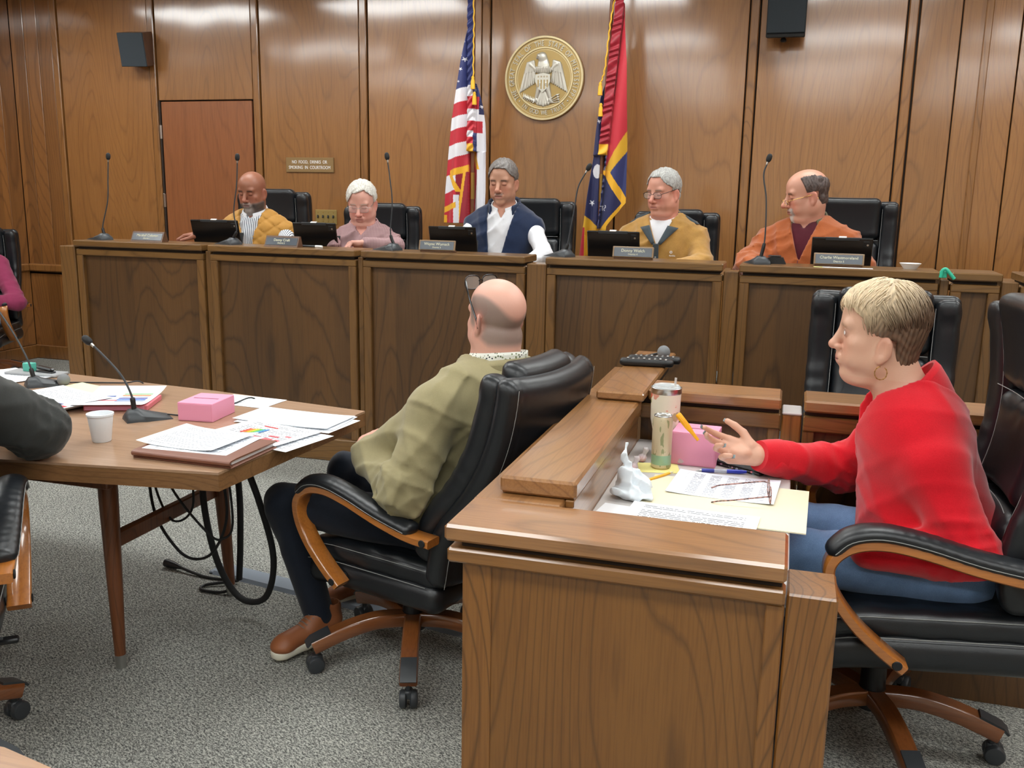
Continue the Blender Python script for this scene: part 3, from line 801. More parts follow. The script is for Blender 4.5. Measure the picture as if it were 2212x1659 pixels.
def skin_paint(V, c, A, o):
    s = o.get('size', 1.0)
    q = ((V - np.array(c)) @ A) / s
    x, y, z = q[:, 0], q[:, 1], q[:, 2]; ax = np.abs(x)
    base = np.array(lin(o['skin'])[:3]); red = np.array(lin(o.get('red', (200, 128, 108)))[:3])
    col = np.tile(base, (len(V), 1))
    def blend(w, cc):
        nonlocal col
        w = np.clip(w, 0, 1)[:, None]; col = col * (1 - w) + np.array(lin(cc)[:3]) * w
    g = lambda a, b: np.exp(-(a / b) ** 2)
    w = .55 * g(ax - .04, .022) * g(z + .035, .028) * (y > .02) + .6 * g(x, .016) * g(z + .036, .018) * (y > .08) + .55 * (ax > .071) * g(z, .05) * (y < .02) + .25 * (z < -.11)
    w = np.clip(w, 0, .8)[:, None]; col = col * (1 - w) + red * w
    face = y > .055
    st = o.get('stubble')
    if st:                                   # cropped hair grown close, painted on the scalp itself
        edge = st.get('top', .03) + st.get('side', .06) * np.clip(ax / .07, 0, 1) ** 2
        m = np.clip((edge - z) / .022, 0, 1) * np.clip((st.get('front', .03) - y) / .02, 0, 1) * np.clip((z + st.get('low', .07) + np.clip(y + .05, 0, 1) * -.6) / .02, 0, 1)
        m = m * (1 - .95 * np.exp(-((y + .004) / .024) ** 4 - ((z + .014) / .040) ** 4) * (ax > .06))
        blend(m * st.get('w', .6), st['c'])
    b = o.get('beard')
    if b:
        m = np.zeros(len(V))
        if 'full' in b['kind']: m = np.maximum(m, np.clip((-.052 - z + .35 * np.clip(.05 - y, 0, 1) * 0) / .014, 0, 1) * np.clip((y + .012) / .02, 0, 1) * (z > -.135) * (ax < .075))
        if 'side' in b['kind']: m = np.maximum(m, g(y - .004, .014) * (ax > .05) * (z < .012) * (z > -.09))
        if 'goatee' in b['kind']: m = np.maximum(m, np.clip((.027 - ax) / .006, 0, 1) * np.clip((-.080 - z) / .008, 0, 1) * (y > .045) + g(ax - .027, .006) * (z < -.052) * (z > -.09) * (y > .06))
        if 'mous' in b['kind']: m = np.maximum(m, np.clip((.028 - ax) / .008, 0, 1) * g(z + .0565 - .05 * 0, .0065) * (y > .075))
        m = np.clip(m, 0, 1)
        blend(m * b.get('w', .8), b['c'])
        if 'c2' in b: blend(np.clip(m, 0, 1) * np.clip((ax - .018) / .02, 0, 1) * .9, b['c2'])
    lip = (g(z + .0695, .0085) * np.clip((.023 - ax) / .005, 0, 1) * (y > .082))
    blend(lip * .75, o.get('lip', (176, 104, 96)))
    blend(g(z + .0696, .0019) * (ax < .024) * (y > .08) * .8, (92, 48, 44))
    blend(g(z - .021 + .10 * np.clip(ax - .034, 0, 1), .0052) * np.clip((ax - .012) / .006, 0, 1) * np.clip((.052 - ax) / .006, 0, 1) * face * o.get('browk', .95), o.get('brow', (92, 74, 60)))
    if o.get('eyes'): blend(g(np.hypot((ax - .0315) / 1.5, z - .002) - .0075, .0022) * face * (y > .07) * .7, o.get('lash', (70, 50, 44)))
    else: blend(g(z + .0050 - 12 * (ax - .0315) ** 2, .0026) * np.clip((.014 - np.abs(ax - .0315)) / .003, 0, 1) * face * .95, o.get('lash', (70, 50, 44)))
    blend(g(np.hypot(ax - .0315, (z + .002) * 1.1), .015) * face * .30, o.get('red', (160, 100, 90)))
    return col
def put_hand(v, w, d, n, side, curl=(.5, .6, .4), thumb=.5, spread=.10, sc=1.0, each=None):
    w = np.array(w, float); d = unit(d); n = np.array(n, float); n = unit(n - d * (n @ d)); t = np.cross(d, n) * side
    tips = []
    kn = [(.088, .031), (.093, .0105), (.089, -.0105), (.079, -.030)]
    ln = [(.043, .026, .021), (.047, .030, .022), (.043, .028, .022), (.034, .021, .019)]
    for j, ((a, b), L) in enumerate(zip(kn, ln)):
        K = w + sc * (d * a + t * b)
        v.cap(w + sc * (d * .012 + t * b * .6), K, .0135 * sc, .0108 * sc, .014 * sc)
        cc = each[j] if each else curl
        an = 0; p = K; sp = (b / .031) * spread
        for i in range(3):
            an += cc[i]
            q = unit(math.cos(an) * d + math.sin(an) * n + sp * t * max(0, math.cos(an)))
            e = p + q * L[i] * sc
            v.cap(p, e, (.0098 - .0010 * i) * sc, (.0090 - .0010 * i) * sc, .0025 * sc); p = e
        tips.append((p, q))
    v.ell(w + sc * (d * .048 + n * .004), np.array((.03, .03, .017)) * sc, .012)
    B = w + sc * (d * .026 + t * .022 + n * .008)
    q1 = unit(d * .62 + t * (.78 - .25 * thumb) + n * .35 * thumb); e1 = B + q1 * .042 * sc
    q2 = unit(d * .85 + t * (.5 - .45 * thumb) + n * .45 * thumb); e2 = e1 + q2 * .031 * sc
    q3 = unit(d * .92 + t * (.35 - .5 * thumb) + n * .5 * thumb); e3 = e2 + q3 * .024 * sc
    v.cap(w + sc * (d * .01 + t * .012), B, .015 * sc, .0145 * sc, .012 * sc); v.cap(B, e1, .0145 * sc, .0118 * sc, .008 * sc)
    v.cap(e1, e2, .0112 * sc, .0102 * sc, .003 * sc); v.cap(e2, e3, .0100 * sc, .0082 * sc, .003 * sc)
    tips.append((e3, q3)); return tips
def torso(v, S, g, k=.05, arms=True, legs=False, neck=False):
    w, d, bl = S.get('w', 1.0), S.get('d', 1.0), S.get('belly', 1.0)
    hip, nb = np.array(S['hip'], float), np.array(S['neck'], float)
    fwd = np.array((0, 1, 0.)); up = unit(nb - hip); f = unit(fwd - up * (fwd @ up)); A = np.stack([np.cross(f, up), f, up], 1)
    E = lambda t, off, r: v.ell(lerp(hip, nb, t) + f * off, np.array(r) + g, k, rot=A)
    E(.0, .0, (.172 * w, .135 * d, .13)); E(.28, .03 * bl, (.158 * w, .128 * d * bl, .17)); E(.66, .012, (.168 * w, .122 * d, .20))
    E(.86, -.005, (.15 * w, .095 * d, .10))
    for sd in 'LR':
        s = np.array(S['sh' + sd], float)
        v.cap(lerp(nb, s, .1) - up * .05, s, .070 + g, .058 + g, k)
        v.cap(nb - up * .004 - f * .02, lerp(nb, s, .7) + up * .010, .046 + g, .034 + g, k * .8)
    if arms: arm(v, S, g)
def arm(v, S, g, k=.025, end=1.0, sides='LR'):
    for sd in sides:
        s, e, w_ = [np.array(S[q + sd], float) for q in ('sh', 'el', 'wr')]
        am = S.get('arm', 1.0)
        v.cap(s, e, .056 * am + g, .046 * am + g, k); v.cap(e, lerp(e, w_, end), .047 * am + g, .032 * am + g * .8, k)
def folds(S, amp=.004, f=34.0, elbow=.006):
    def fn(X, Y, Z, F):
        wx = X + .025 * np.sin(13 * Y + 7 * Z) + .012 * np.sin(31 * Z + 5 * X); wy = Y + .025 * np.sin(11 * X + 9 * Z); wz = Z + .03 * np.sin(10 * X + 6 * Y) + .01 * np.sin(29 * X)
        rd = lambda q: (1 - np.abs(np.sin(q))) ** 2
        d = rd(f * 1.25 * (.55 * wx + .85 * wz)) * .9 + rd(f * 1.0 * (-.75 * wx + .6 * wz + .3 * wy) + 1.0) * .8 + rd(f * 1.15 * (.8 * wy - .55 * wz) + 2.0) * .7
        msk = .55 + .45 * np.sin(8 * X + 5 * Z + 1.3) * np.sin(7 * Y - 6 * Z)
        d = amp * (1.0 - 1.9 * d * msk)
        for sd in 'LR':
            s, e, w = [np.array(S[k + sd], float) for k in ('sh', 'el', 'wr')]
            for a, b in ((s, e), (e, w)):
                L = np.linalg.norm(b - a); u = (b - a) / L
                q = (X - e[0]) * u[0] + (Y - e[1]) * u[1] + (Z - e[2]) * u[2]
                r2 = (X - e[0]) ** 2 + (Y - e[1]) ** 2 + (Z - e[2]) ** 2
                d = d - elbow * .8 * np.exp(-r2 / .10 ** 2) * (rd(78 * q + 9 * (wx + wy) + 1.5 * np.sin(30 * wz)) - .35)
        return F + d
    return fn
def collar(name, m, parent, c, A, rx, ry, low, high, flare=.02, gap=22, drop=.03, tip=.03, thick=.004, lean=0.0, front_drop=.05, dz=.045):
    """a folded collar round the neck: angle 0 is the nape, it opens by gap degrees at the throat"""
    rows = [[], [], [], []]; low += dz; high += dz
    for a in np.linspace(-180 + gap, 180 - gap, 44):
        r = R(a); k = (abs(a) / (180 - gap)) ** 3
        dx, dy = math.sin(r), -math.cos(r)
        zz = -front_drop * (1 - math.cos(r)) / 2
        ry_ = ry * (1 + .22 * max(0, dy)); base = np.array((rx * dx, ry_ * dy, low + zz)); top = np.array((rx * .97 * dx, ry_ * .97 * dy + lean, high + zz - .012 * k))
        out = np.array(((rx + flare) * dx, (ry_ + flare) * dy + lean * .3, low + zz - drop - tip * k))
        mid = np.array(((rx + flare * .35) * dx, (ry_ + flare * .35) * dy + lean, high + zz - .004 - .012 * k))
        for q, p in zip(rows, (base, top, mid, out)): q.append(tuple(np.array(c) + A @ p))
    mb = MB().grid(rows)
    me = mesh_of(name, mb.v, mb.f, m, smooth=60)
    o = link(name, me, parent)
    md = o.modifiers.new('thick', 'SOLIDIFY'); md.thickness = thick; md.offset = 0
    sb = o.modifiers.new('sub', 'SUBSURF'); sb.levels = sb.render_levels = 1
    return o
def spectacles(parent, Mh, s, rim, lens=None, style='full', shift=(0, 0, 0), w=.026, h=.019, r=.0011, temple=True, name='spectacles'):
    """built in head axes"""
    mb = MB(); ox, oy, oz = shift
    lens_f = []
    for sx in (-1, 1):
        ring = []
        for a in np.linspace(0, 2 * math.pi, 29):
            q = (abs(math.cos(a)) ** .7 * np.sign(math.cos(a)) * w, abs(math.sin(a)) ** .7 * np.sign(math.sin(a)) * h)
            ring.append((ox + sx * .0335 + q[0], oy + .102 - .16 * (abs(q[0] * sx + .0335)) ** 2 * 6 * .3, oz - .004 + q[1]))
        mb.tube(ring if style == 'full' else ring[14:] if False else ring, r, 6, cap=False)
        lens_f.append(ring[:-1])
        if temple:
            mb.tube(catmull([(ox + sx * (.0335 + w), oy + .099, oz + .004), (ox + sx * .070, oy + .088, oz + .006), (ox + sx * .078, oy + .02, oz + .012), (ox + sx * .080, oy - .02, oz + .014), (ox + sx * .078, oy - .045, oz - .008)], 4), r * 1.3, 6)
    mb.tube(catmull([(ox - .0085, oy + .102, oz), (ox, oy + .106, oz + .003), (ox + .0085, oy + .102, oz)], 4), r, 6)
    me = mesh_of(name, [tuple(np.array(p) * s) for p in mb.v], mb.f, rim, smooth=60)
    o = link(name, me, parent); o.matrix_basis = Mh
    for ring in lens_f:
        c = np.mean(np.array(ring), 0)
        vs = [tuple(np.array(p) * s) for p in ring] + [tuple(c * s)]
        l = link('lens', mesh_of('lens', vs, [(i, (i + 1) % len(ring), len(ring)) for i in range(len(ring))], lens or M['glass'], smooth=60), o)
    return o
def mat4(A, c):
    m = Matrix.Identity(4)
    for i in range(3):
        for j in range(3): m[i][j] = float(A[i][j])
        m[i][3] = float(c[i])
    return m
def hair_cap(parent, Mh, s, o, mats=None):
    """short hair as a shell over the scalp in head axes"""
    h = o.get('h', .0035)
    v = Vol(axis(-.10, .10, h), axis(-.13, .12, h), axis(-.12, .15, h))
    g = o.get('g', .008); t = o.get('top', .010)
    v.ell((0, -.016, .036), (.0745 + g, .096 + g, .084 + t), .01); v.ell((0, .012, .045), (.066 + g, .078 + g * .8, .064 + t), .03)
    if o.get('nape', True): v.ell((0, -.048, -.03), (.060 + g * .5, .050 + g * .5, .05), .02)
    fl, sl = o.get('line', .062), o.get('side', .02)
    def cut(X, Y, Z, F):
        # the face, below a hairline that comes down at the temples; ears and neck stay free
        line = fl - 2.2 * np.clip(np.abs(X) - .035, 0, 1) * o.get('temple', .6) + o.get('part', 0) * X
        facecut = np.minimum(Y - (.016 + o.get('fy', .0) + .55 * np.clip(Z - .0, -.05, .2) * .35), (line - Z) + .0 * Y)
        ear = np.minimum(np.minimum(.036 - np.abs(Y + .006), .012 - Z), np.abs(X) - .05)
        low = np.maximum(-(Z + o.get('low', .075) - .4 * np.clip(Y + .06, 0, 1)), -1)
        n = o.get('amp', .0018) * np.sin(150 * X + 20 * np.sin(25 * Y) + 3 * np.sin(60 * Z)) + o.get('amp', .0018) * np.sin(120 * Y + 60 * Z + 6 * np.sin(40 * X))
        bald = -1
        if o.get('bald'): bald = Z - (o['bald'] + .05 * (np.abs(X) / .07) ** 2)
        G = np.maximum(np.maximum(F + n, np.minimum(facecut, .03)), low)
        G = np.maximum(G, np.minimum(ear, .02))
        if o.get('bald'): G = np.maximum(G, np.maximum(bald, Y - (.014 + .25 * Z)))
        return G
    v.fn(cut)
    V, Q = v.mesh(); V = relax(V, Q, 1)
    c1, c2 = np.array(lin(o['c'])[:3]), np.array(lin(o.get('c2', o['c']))[:3])
    st = .5 + .5 * np.sin(V[:, 0] * 420 + 5 * np.sin(V[:, 1] * 90) + 3 * np.sin(V[:, 2] * 130))
    w = (st * rng.random(len(V)) ** .5)[:, None]
    ob = link('hair', np_mesh('hair', V * s, Q, M['hair'], c1 * (1 - w) + c2 * w), parent); ob.matrix_basis = Mh
    return ob
def person(label, S, loc, yaw, head, hands=(), fine=.0036, seat=True, trousers=None, hide=None):
    """S: joints in metres, facing +y, origin on the floor; head: options; hands: list of dicts"""
    root = thing('person', label, 'person', loc, R(yaw))
    A = rot3(head.get('yaw', 0), head.get('pitch', 0), head.get('roll', 0)); c = np.array(S['head'], float)
    fx, fy, fz = [[], [], []]
    fx.append((c[0] - .115, c[0] + .115, fine)); fy.append((c[1] - .13, c[1] + .135, fine)); fz.append((c[2] - .145, c[2] + .14, fine))
    for hd in hands:
        w = np.array(S['wr' + hd['sd']], float); q = w + unit(hd['d']) * .08
        for lst, i in ((fx, 0), (fy, 1), (fz, 2)): lst.append((q[i] - .125, q[i] + .125, hd.get('fine', .0042)))
    pts = np.array([S[k] for k in ('hip', 'neck', 'shL', 'shR', 'elL', 'elR', 'wrL', 'wrR')] + [c])
    lo, hi = pts.min(0) - .24, pts.max(0) + .24
    v = Vol(axis(lo[0], hi[0], .018, fx), axis(lo[1], hi[1], .018, fy), axis(lo[2], hi[2] , .018, fz))
    torso(v, S, -.016, arms=False); arm(v, S, -.010)
    up = unit(np.array(S['neck']) - np.array(S['hip']))
    nr = head.get('neckr', .058)
    v.cap(np.array(S['neck']) - up * .03, c + A @ np.array((0, -.026, -.055)), nr + .008, nr, .035)
    put_head(v, c, A, head)
    tips = []
    for hd in hands:
        tips.append(put_hand(v, S['wr' + hd['sd']], hd['d'], hd['n'], 1 if hd['sd'] == 'R' else -1, **{k: hd[k] for k in hd if k not in ('sd', 'd', 'n', 'fine')}))
        v.cap(lerp(S['el' + hd['sd']], S['wr' + hd['sd']], .8), S['wr' + hd['sd']], .028, .0235, .01)
    V, Q = v.mesh()
    V = relax(V, Q, 1, .35)
    body = link('body', np_mesh('body', V, Q, M['skin'], skin_paint(V, c, A, head)), root)
    Mh = mat4(A, c)
    if trousers is not None:
        v = Vol(axis(-.34, .34, .013), axis(-.3, .85, .013), axis(-.02, .82, .013))
        hip = np.array(S['hip'], float)
        v.ell(hip, (.185 * S.get('w', 1), .15 * S.get('d', 1), .125), .03)
        for sd, sx in (('L', -1), ('R', 1)):
            kn, an = np.array(S['kn' + sd], float), np.array(S['an' + sd], float)
            v.cap(hip + (sx * .085, .02, -.02), kn, .092, .066, .04); v.cap(kn, an, .066, .050, .02)
            v.fn(lambda X, Y, Z, F: F + .003 * np.sin(60 * Y + 35 * Z + 3 * np.sin(20 * X)), kn - .16, kn + .16)
        vol_obj('trousers', v, trousers, root)
    return root, body, Mh, A, c, tips
def garment(name, m, root, S, g, h=.009, neck=.066, vee=None, arms=True, end=.97, fold=.004, belly_cut=None, sides='LR', elbow=.006, fn=None, ffreq=34.0, hem=None, extra=None, it=1):
    pts = np.array([S[k] for k in ('hip', 'neck', 'shL', 'shR') + (('elL', 'elR', 'wrL', 'wrR') if arms else ())])
    lo, hi = pts.min(0) - .25, pts.max(0) + .2
    v = Vol(axis(lo[0], hi[0], h), axis(lo[1], hi[1], h), axis(lo[2], hi[2], h))
    torso(v, S, g, arms=False)
    if arms: arm(v, S, g, end=end, sides=sides)
    if extra: extra(v)
    v.fn(folds(S, fold, ffreq, elbow if arms else 0))
    nb, hip = np.array(S['neck'], float), np.array(S['hip'], float); up = unit(nb - hip)
    hc = np.array(S['head'], float)
    v.cap(nb - up * .05, lerp(nb, hc, .9), neck, neck * 1.05, .008, 'sub')
    f = unit(np.array((0, 1, 0.)) - up * up[1])
    if vee:                                                        # open throat: (depth below the neck, slope)
        dep, slope = vee[:2]
        tw = vee[2] if len(vee) > 2 else 0.0
        def cut(X, Y, Z, F):
            X, Y, Z = X - nb[0], Y - nb[1], Z - nb[2]
            h_ = X * up[0] + Y * up[1] + Z * up[2]; q = X * f[0] + Y * f[1] + Z * f[2]
            return np.maximum(F, -np.maximum(np.abs(X - tw * h_) - slope * (h_ + dep), .02 - q))
        v.fn(cut)
    if hem is not None:
        v.fn(lambda X, Y, Z, F: np.maximum(F, hem - (X * up[0] + Y * up[1] + Z * up[2] - hip @ up)))
    if fn: v.fn(fn)
    return vol_obj(name, v, m, root, it=it)
def base_joints(**kw):
    S = dict(hip=(0, 0, .56), neck=(0, -.03, 1.075), head=(0, .0, 1.235), shL=(-.185, -.04, .985), shR=(.185, -.04, .985), elL=(-.27, .06, .78), elR=(.27, .06, .78),
             wrL=(-.14, .26, .80), wrR=(.14, .26, .80), knL=(-.12, .44, .53), knR=(.12, .44, .53), anL=(-.12, .46, .09), anR=(.12, .46, .09))
    S.update(kw); return S
def place(S, target, yaw):
    """floor point of the root so that the head centre lands on target"""
    h = np.array(S['head'], float); a = R(yaw)
    return (target[0] - (h[0] * math.cos(a) - h[1] * math.sin(a)), target[1] - (h[0] * math.sin(a) + h[1] * math.cos(a)), target[2] - h[2])
# ------------------------------------------------------------------ cloth for the figures
def stripes_mat(name, bg, fg, period, duty=.4, ax=0, rough=.8, plaid=None):
    n = N(name); tc = n.new('TexCoord').outputs['Object']; sp = n.new('SeparateXYZ', {0: tc})
    def band(i, p, d):
        return n.math('LESS_THAN', n.math('FRACT', n.math('ADD', n.math('MULTIPLY', sp.outputs[i], 1 / p), 40.0)), d)
    c = n.mix(band(ax, period, duty), lin(bg), lin(fg))
    if plaid: c = n.mix(n.math('MULTIPLY', band(2, plaid[1], plaid[2]), .6), c, lin(plaid[0]))
    n.bump(n.noise(n.vec((1, 1, 1)), 300, 2, .6), .08, .003); n.set(col=c, rough=rough, spec=.2); return n.m
M['striped'] = stripes_mat('navy striped shirting', (224, 228, 232), (66, 74, 92), .0115, .38)
M['plaid'] = stripes_mat('mauve check shirting', (176, 146, 146), (138, 106, 110), .0085, .35, plaid=((128, 98, 104), .0085, .35))
M['white_cloth'] = cloth('white shirting', (232, 232, 236), (214, 216, 222), .75, mott=.05)
M['tan_vest'] = cloth('tan quilted nylon', (192, 142, 66), (176, 126, 56), .55, bump=.08)
M['vest_lining'] = cloth('olive tan lining', (140, 116, 72), None, .8)
M['navy_fleece'] = cloth('navy fleece', (34, 50, 80), (22, 32, 58), .95, 260, .6, .3)
M['tan_fleece'] = cloth('golden tan fleece', (186, 144, 80), (160, 118, 58), .95, 240, .6, .3, .2)
M['slate'] = cloth('slate grey nylon', (70, 80, 86), (58, 66, 72), .7)
M['orange_fleece'] = cloth('rust orange fleece', (176, 98, 54), (156, 80, 40), .95, 240, .5, .3)
M['olive'] = cloth('olive collar cord', (104, 100, 76), (86, 82, 60), .9)
M['maroon'] = cloth('maroon knit', (88, 26, 40), None, .85)
M['khaki'] = cloth('khaki cotton jacket', (158, 148, 112), (142, 132, 98), .8, 380, .2)
M['navy_trouser'] = cloth('dark navy trousers', (28, 36, 50), (20, 27, 38), .75, 300, .15)
M['red_knit'] = cloth('red fleece pullover', (212, 24, 40), (186, 12, 28), .95, 300, .5, .25, .08)
M['denim'] = cloth('blue denim', (122, 152, 190), (84, 114, 156), .85, 380, .4, mott=.25)
M['magenta'] = cloth('burgundy jumper', (150, 58, 92), (126, 44, 76), .9)
M['charcoal_cloth'] = cloth('charcoal jacket', (58, 60, 58), (44, 46, 45), .7, 260, .15)
M['shoe'] = leather_mat('tan shoe leather', (148, 88, 52), .5)
M['sole'] = plain('cream rubber sole', (222, 218, 200), .6)
M['sock'] = cloth('navy sock', (26, 28, 48))
M['wire'] = plain('dark wire frame', (52, 44, 44), .3, metal=.6)
M['gold'] = plain('gold wire', (212, 178, 112), .25, metal=1.0)
M['zip'] = plain('zip metal', (170, 170, 170), .35, metal=.8)
def w2l(loc, yaw):
    c, s = math.cos(R(yaw)), math.sin(R(yaw))
    def f(p):
        x, y = p[0] - loc[0], p[1] - loc[1]
        return (x * c + y * s, -x * s + y * c, p[2] - loc[2])
    return f
def frame_of(S):
    nb, hip = np.array(S['neck'], float), np.array(S['hip'], float); up = unit(nb - hip)
    f = unit(np.array((0, 1, 0.)) - up * up[1]); return nb, np.stack([np.cross(f, up), f, up], 1), f, up
def front_y(S, g, t, x=0.0):
    """a point on the front of the chest, fraction t from hip to neck"""
    nb, A, f, up = frame_of(S)
    return lerp(S['hip'], nb, t) + A[:, 0] * x + f * (.137 * S.get('d', 1) + g - .5 * x * x / .12 + (.02 if t < .6 else -.25 * (t - .6) * .35))
# ---- man 1: bald, grey beard, tan quilted vest
yaw = 190; tgt = (-3.30, 5.27, 1.487)
S = base_joints(neck=(0, -.02, 1.08), head=(0, .012, 1.235), shL=(-.185, -.03, 0.985), shR=(.185, -.03, 0.985))
loc = place(S, tgt, yaw); L = w2l(loc, yaw)
S['elR'] = L((-3.52, 5.14, 1.235)); S['wrR'] = L((-3.46, 4.93, 1.225)); S['elL'] = L((-2.99, 5.17, 1.13)); S['wrL'] = L((-3.10, 4.98, 1.14))
H1 = dict(skin=(150, 98, 76), red=(158, 92, 74), lip=(126, 78, 72), brow=(60, 46, 40), yaw=-8, pitch=13, fat=.35, nose=1.0, neckr=.062, beard=dict(kind=('full', 'mous'), c=(150, 146, 142), c2=(74, 62, 58), w=.85), stubble=dict(c=(110, 78, 64), w=.35, top=-.01, side=.03, front=.0), lash=(48, 34, 30), size=1.0)
rt, body, Mh, A, hc, tp = person('bald man with a grey beard in a tan quilted vest and striped shirt', S, loc, yaw, H1, hands=[dict(sd='R', d=L((-3.62 + loc[0] + 3.46 - loc[0] + loc[0] + 3.46 - 3.46, loc[1] - .13, loc[2] - .02)) if False else tuple(np.array(L((-3.58, 4.87, 1.215))) - np.array(S['wrR'])), n=(0, 0, -1), curl=(.5, .9, .6), thumb=.4)], trousers=M['navy_trouser'])
garment('shirt', M['striped'], rt, S, .004, vee=(.02, .5), neck=.060, fold=.007)
def quilt(X, Y, Z, F):
    a = np.abs(((X * .8 + Z) / .085 + 40) % 1 - .5); b = np.abs(((-X * .8 + Z) / .085 + 40) % 1 - .5)
    return F + .009 * np.exp(-(np.minimum(a, b) / .06) ** 2) - .003
garment('vest', M['tan_vest'], rt, S, .022, arms=False, vee=(.30, .24, .0), neck=.072, fold=.002, fn=quilt)
nb, An, f, up = frame_of(S)
collar('shirt_collar', M['white_cloth'], rt, nb, An, .071, .074, -.005, .040, .020, 15, .028, .055, front_drop=.055)
collar('vest_collar', M['vest_lining'], rt, nb, An, .088, .090, -.02, .020, .012, 46, .03, .03, front_drop=.06)
# ---- man 2: white hair, spectacles, check shirt
yaw = 196; tgt = (-2.515, 5.22, 1.432)
S = base_joints(neck=(0, -.035, 1.075), head=(0, .02, 1.222), shL=(-.172, -.04, 0.980), shR=(.172, -.04, 0.980), belly=1.15, w=1.02, d=1.1)
loc = place(S, tgt, yaw); L = w2l(loc, yaw)
S['elR'] = L((-2.73, 5.06, 1.19)); S['wrR'] = L((-2.56, 4.94, 1.20)); S['elL'] = L((-2.22, 5.05, 1.19)); S['wrL'] = L((-2.37, 4.95, 1.205))
H2 = dict(skin=(214, 160, 144), red=(206, 120, 108), lip=(184, 110, 104), brow=(196, 180, 168), yaw=-4, pitch=20, fat=.9, nose=1.05, neckr=.066, size=1.02, lash=(120, 84, 76))
rt, body, Mh, A, hc, tp = person('white haired man in spectacles and a mauve check shirt', S, loc, yaw, H2, hands=[dict(sd='L', d=tuple(np.array(L((-2.44, 4.90, 1.205))) - np.array(S['wrL'])), n=(0, .3, -1), curl=(.9, 1.1, .7), thumb=.7)], trousers=M['navy_trouser'])
garment('shirt', M['plaid'], rt, S, .010, vee=(.055, .75), neck=.068, fold=.009)
nb, An, f, up = frame_of(S)
collar('shirt_collar', M['plaid'], rt, nb, An, .080, .082, -.008, .030, .028, 22, .034, .06, front_drop=.06)
hair_cap(rt, Mh, 1.02, dict(c=(214, 212, 204), c2=(176, 172, 164), g=.010, top=.014, line=.092, part=-.25, amp=.0022))
spectacles(rt, Mh, 1.02, M['steel'], w=.027, h=.019)
mb = MB().tube([(0, 0, 0), (0, 0, .11)], .004, 8); pen = obj('pen', mb, M['steel'], rt, loc=tuple(front_y(S, .016, .58, -.09)), rot=(R(5), 0, R(4)))
# ---- man 3: grey hair, moustache, navy vest over white shirt
yaw = 187; tgt = (-1.632, 5.26, 1.566)
S = base_joints(neck=(0, -.025, 1.075), head=(.0, .01, 1.238), shL=(-.170, -.035, 0.977), shR=(.170, -.035, 0.977))
loc = place(S, tgt, yaw); L = w2l(loc, yaw)
S['elR'] = L((-1.86, 5.12, 1.20)); S['wrR'] = L((-1.78, 4.95, 1.15)); S['elL'] = L((-1.34, 5.12, 1.17)); S['wrL'] = L((-1.40, 4.93, 1.13))
H3 = dict(skin=(190, 142, 118), red=(190, 116, 96), lip=(170, 104, 96), brow=(84, 70, 64), yaw=-8, pitch=9, fat=.25, nose=1.12, neckr=.059, size=1.0, mouth=.0016, beard=dict(kind=('mous',), c=(120, 108, 102), w=.8), lash=(60, 44, 40))
rt, body, Mh, A, hc, tp = person('grey haired man with a moustache in a navy fleece vest and white shirt', S, loc, yaw, H3, trousers=M['navy_trouser'])
garment('shirt', M['white_cloth'], rt, S, .006, vee=(.05, .5), neck=.062, fold=.008)
garment('vest', M['navy_fleece'], rt, S, .022, arms=False, vee=(.48, .17, -.10), neck=.072, fold=.005)
nb, An, f, up = frame_of(S)
collar('shirt_collar', M['white_cloth'], rt, nb, An, .070, .073, -.006, .034, .018, 17, .026, .055, front_drop=.055)
collar('vest_collar', M['navy_fleece'], rt, nb, An, .092, .094, -.04, .052, .010, 40, .012, .02, .009, front_drop=.065)
hair_cap(rt, Mh, 1.0, dict(c=(118, 112, 108), c2=(80, 74, 72), g=.007, top=.016, line=.088, low=.055))
mb = MB().box(-.004, .004, -.001, .003, -.003, .003, .001).box(.010, .018, -.001, .003, .006, .011, .001)
obj('emblem', mb, M['white'], rt, loc=tuple(front_y(S, .026, .62, -.085)))
# ---- man 4: grey hair, spectacles, tan fleece with slate yoke
yaw = 176; tgt = (-.70, 5.26, 1.524)
S = base_joints(neck=(0, -.045, 1.07), head=(.0, .0, 1.232), shL=(-.178, -.05, 0.977), shR=(.178, -.05, 0.977), w=1.03, d=1.05)
loc = place(S, tgt, yaw); L = w2l(loc, yaw)
S['elR'] = L((-.93, 5.14, 1.16)); S['wrR'] = L((-.86, 4.96, 1.13)); S['elL'] = L((-.46, 5.14, 1.14)); S['wrL'] = L((-.58, 4.97, 1.13))
H4 = dict(skin=(208, 150, 130), red=(204, 118, 102), lip=(180, 108, 100), brow=(150, 130, 118), yaw=-26, pitch=9, fat=.75, nose=1.05, neckr=.066, size=1.0, lash=(96, 66, 60))
rt, body, Mh, A, hc, tp = person('grey haired man with closed eyes and spectacles in a golden tan fleece', S, loc, yaw, H4, trousers=M['navy_trouser'])
garment('tee', M['white_cloth'], rt, S, .004, arms=False, neck=.064, fold=.001)
garment('fleece', M['tan_fleece'], rt, S, .022, vee=(.15, .42), neck=.074, fold=.008)
garment('shoulder_yoke', M['slate'], rt, S, .0265, arms=False, neck=.082, fold=.002, hem=.50, vee=(.6, 3.0), h=.008)
nb, An, f, up = frame_of(S)
collar('fleece_collar', M['tan_fleece'], rt, nb, An, .084, .088, -.02, .040, .018, 40, .03, .02, .007, front_drop=.07)
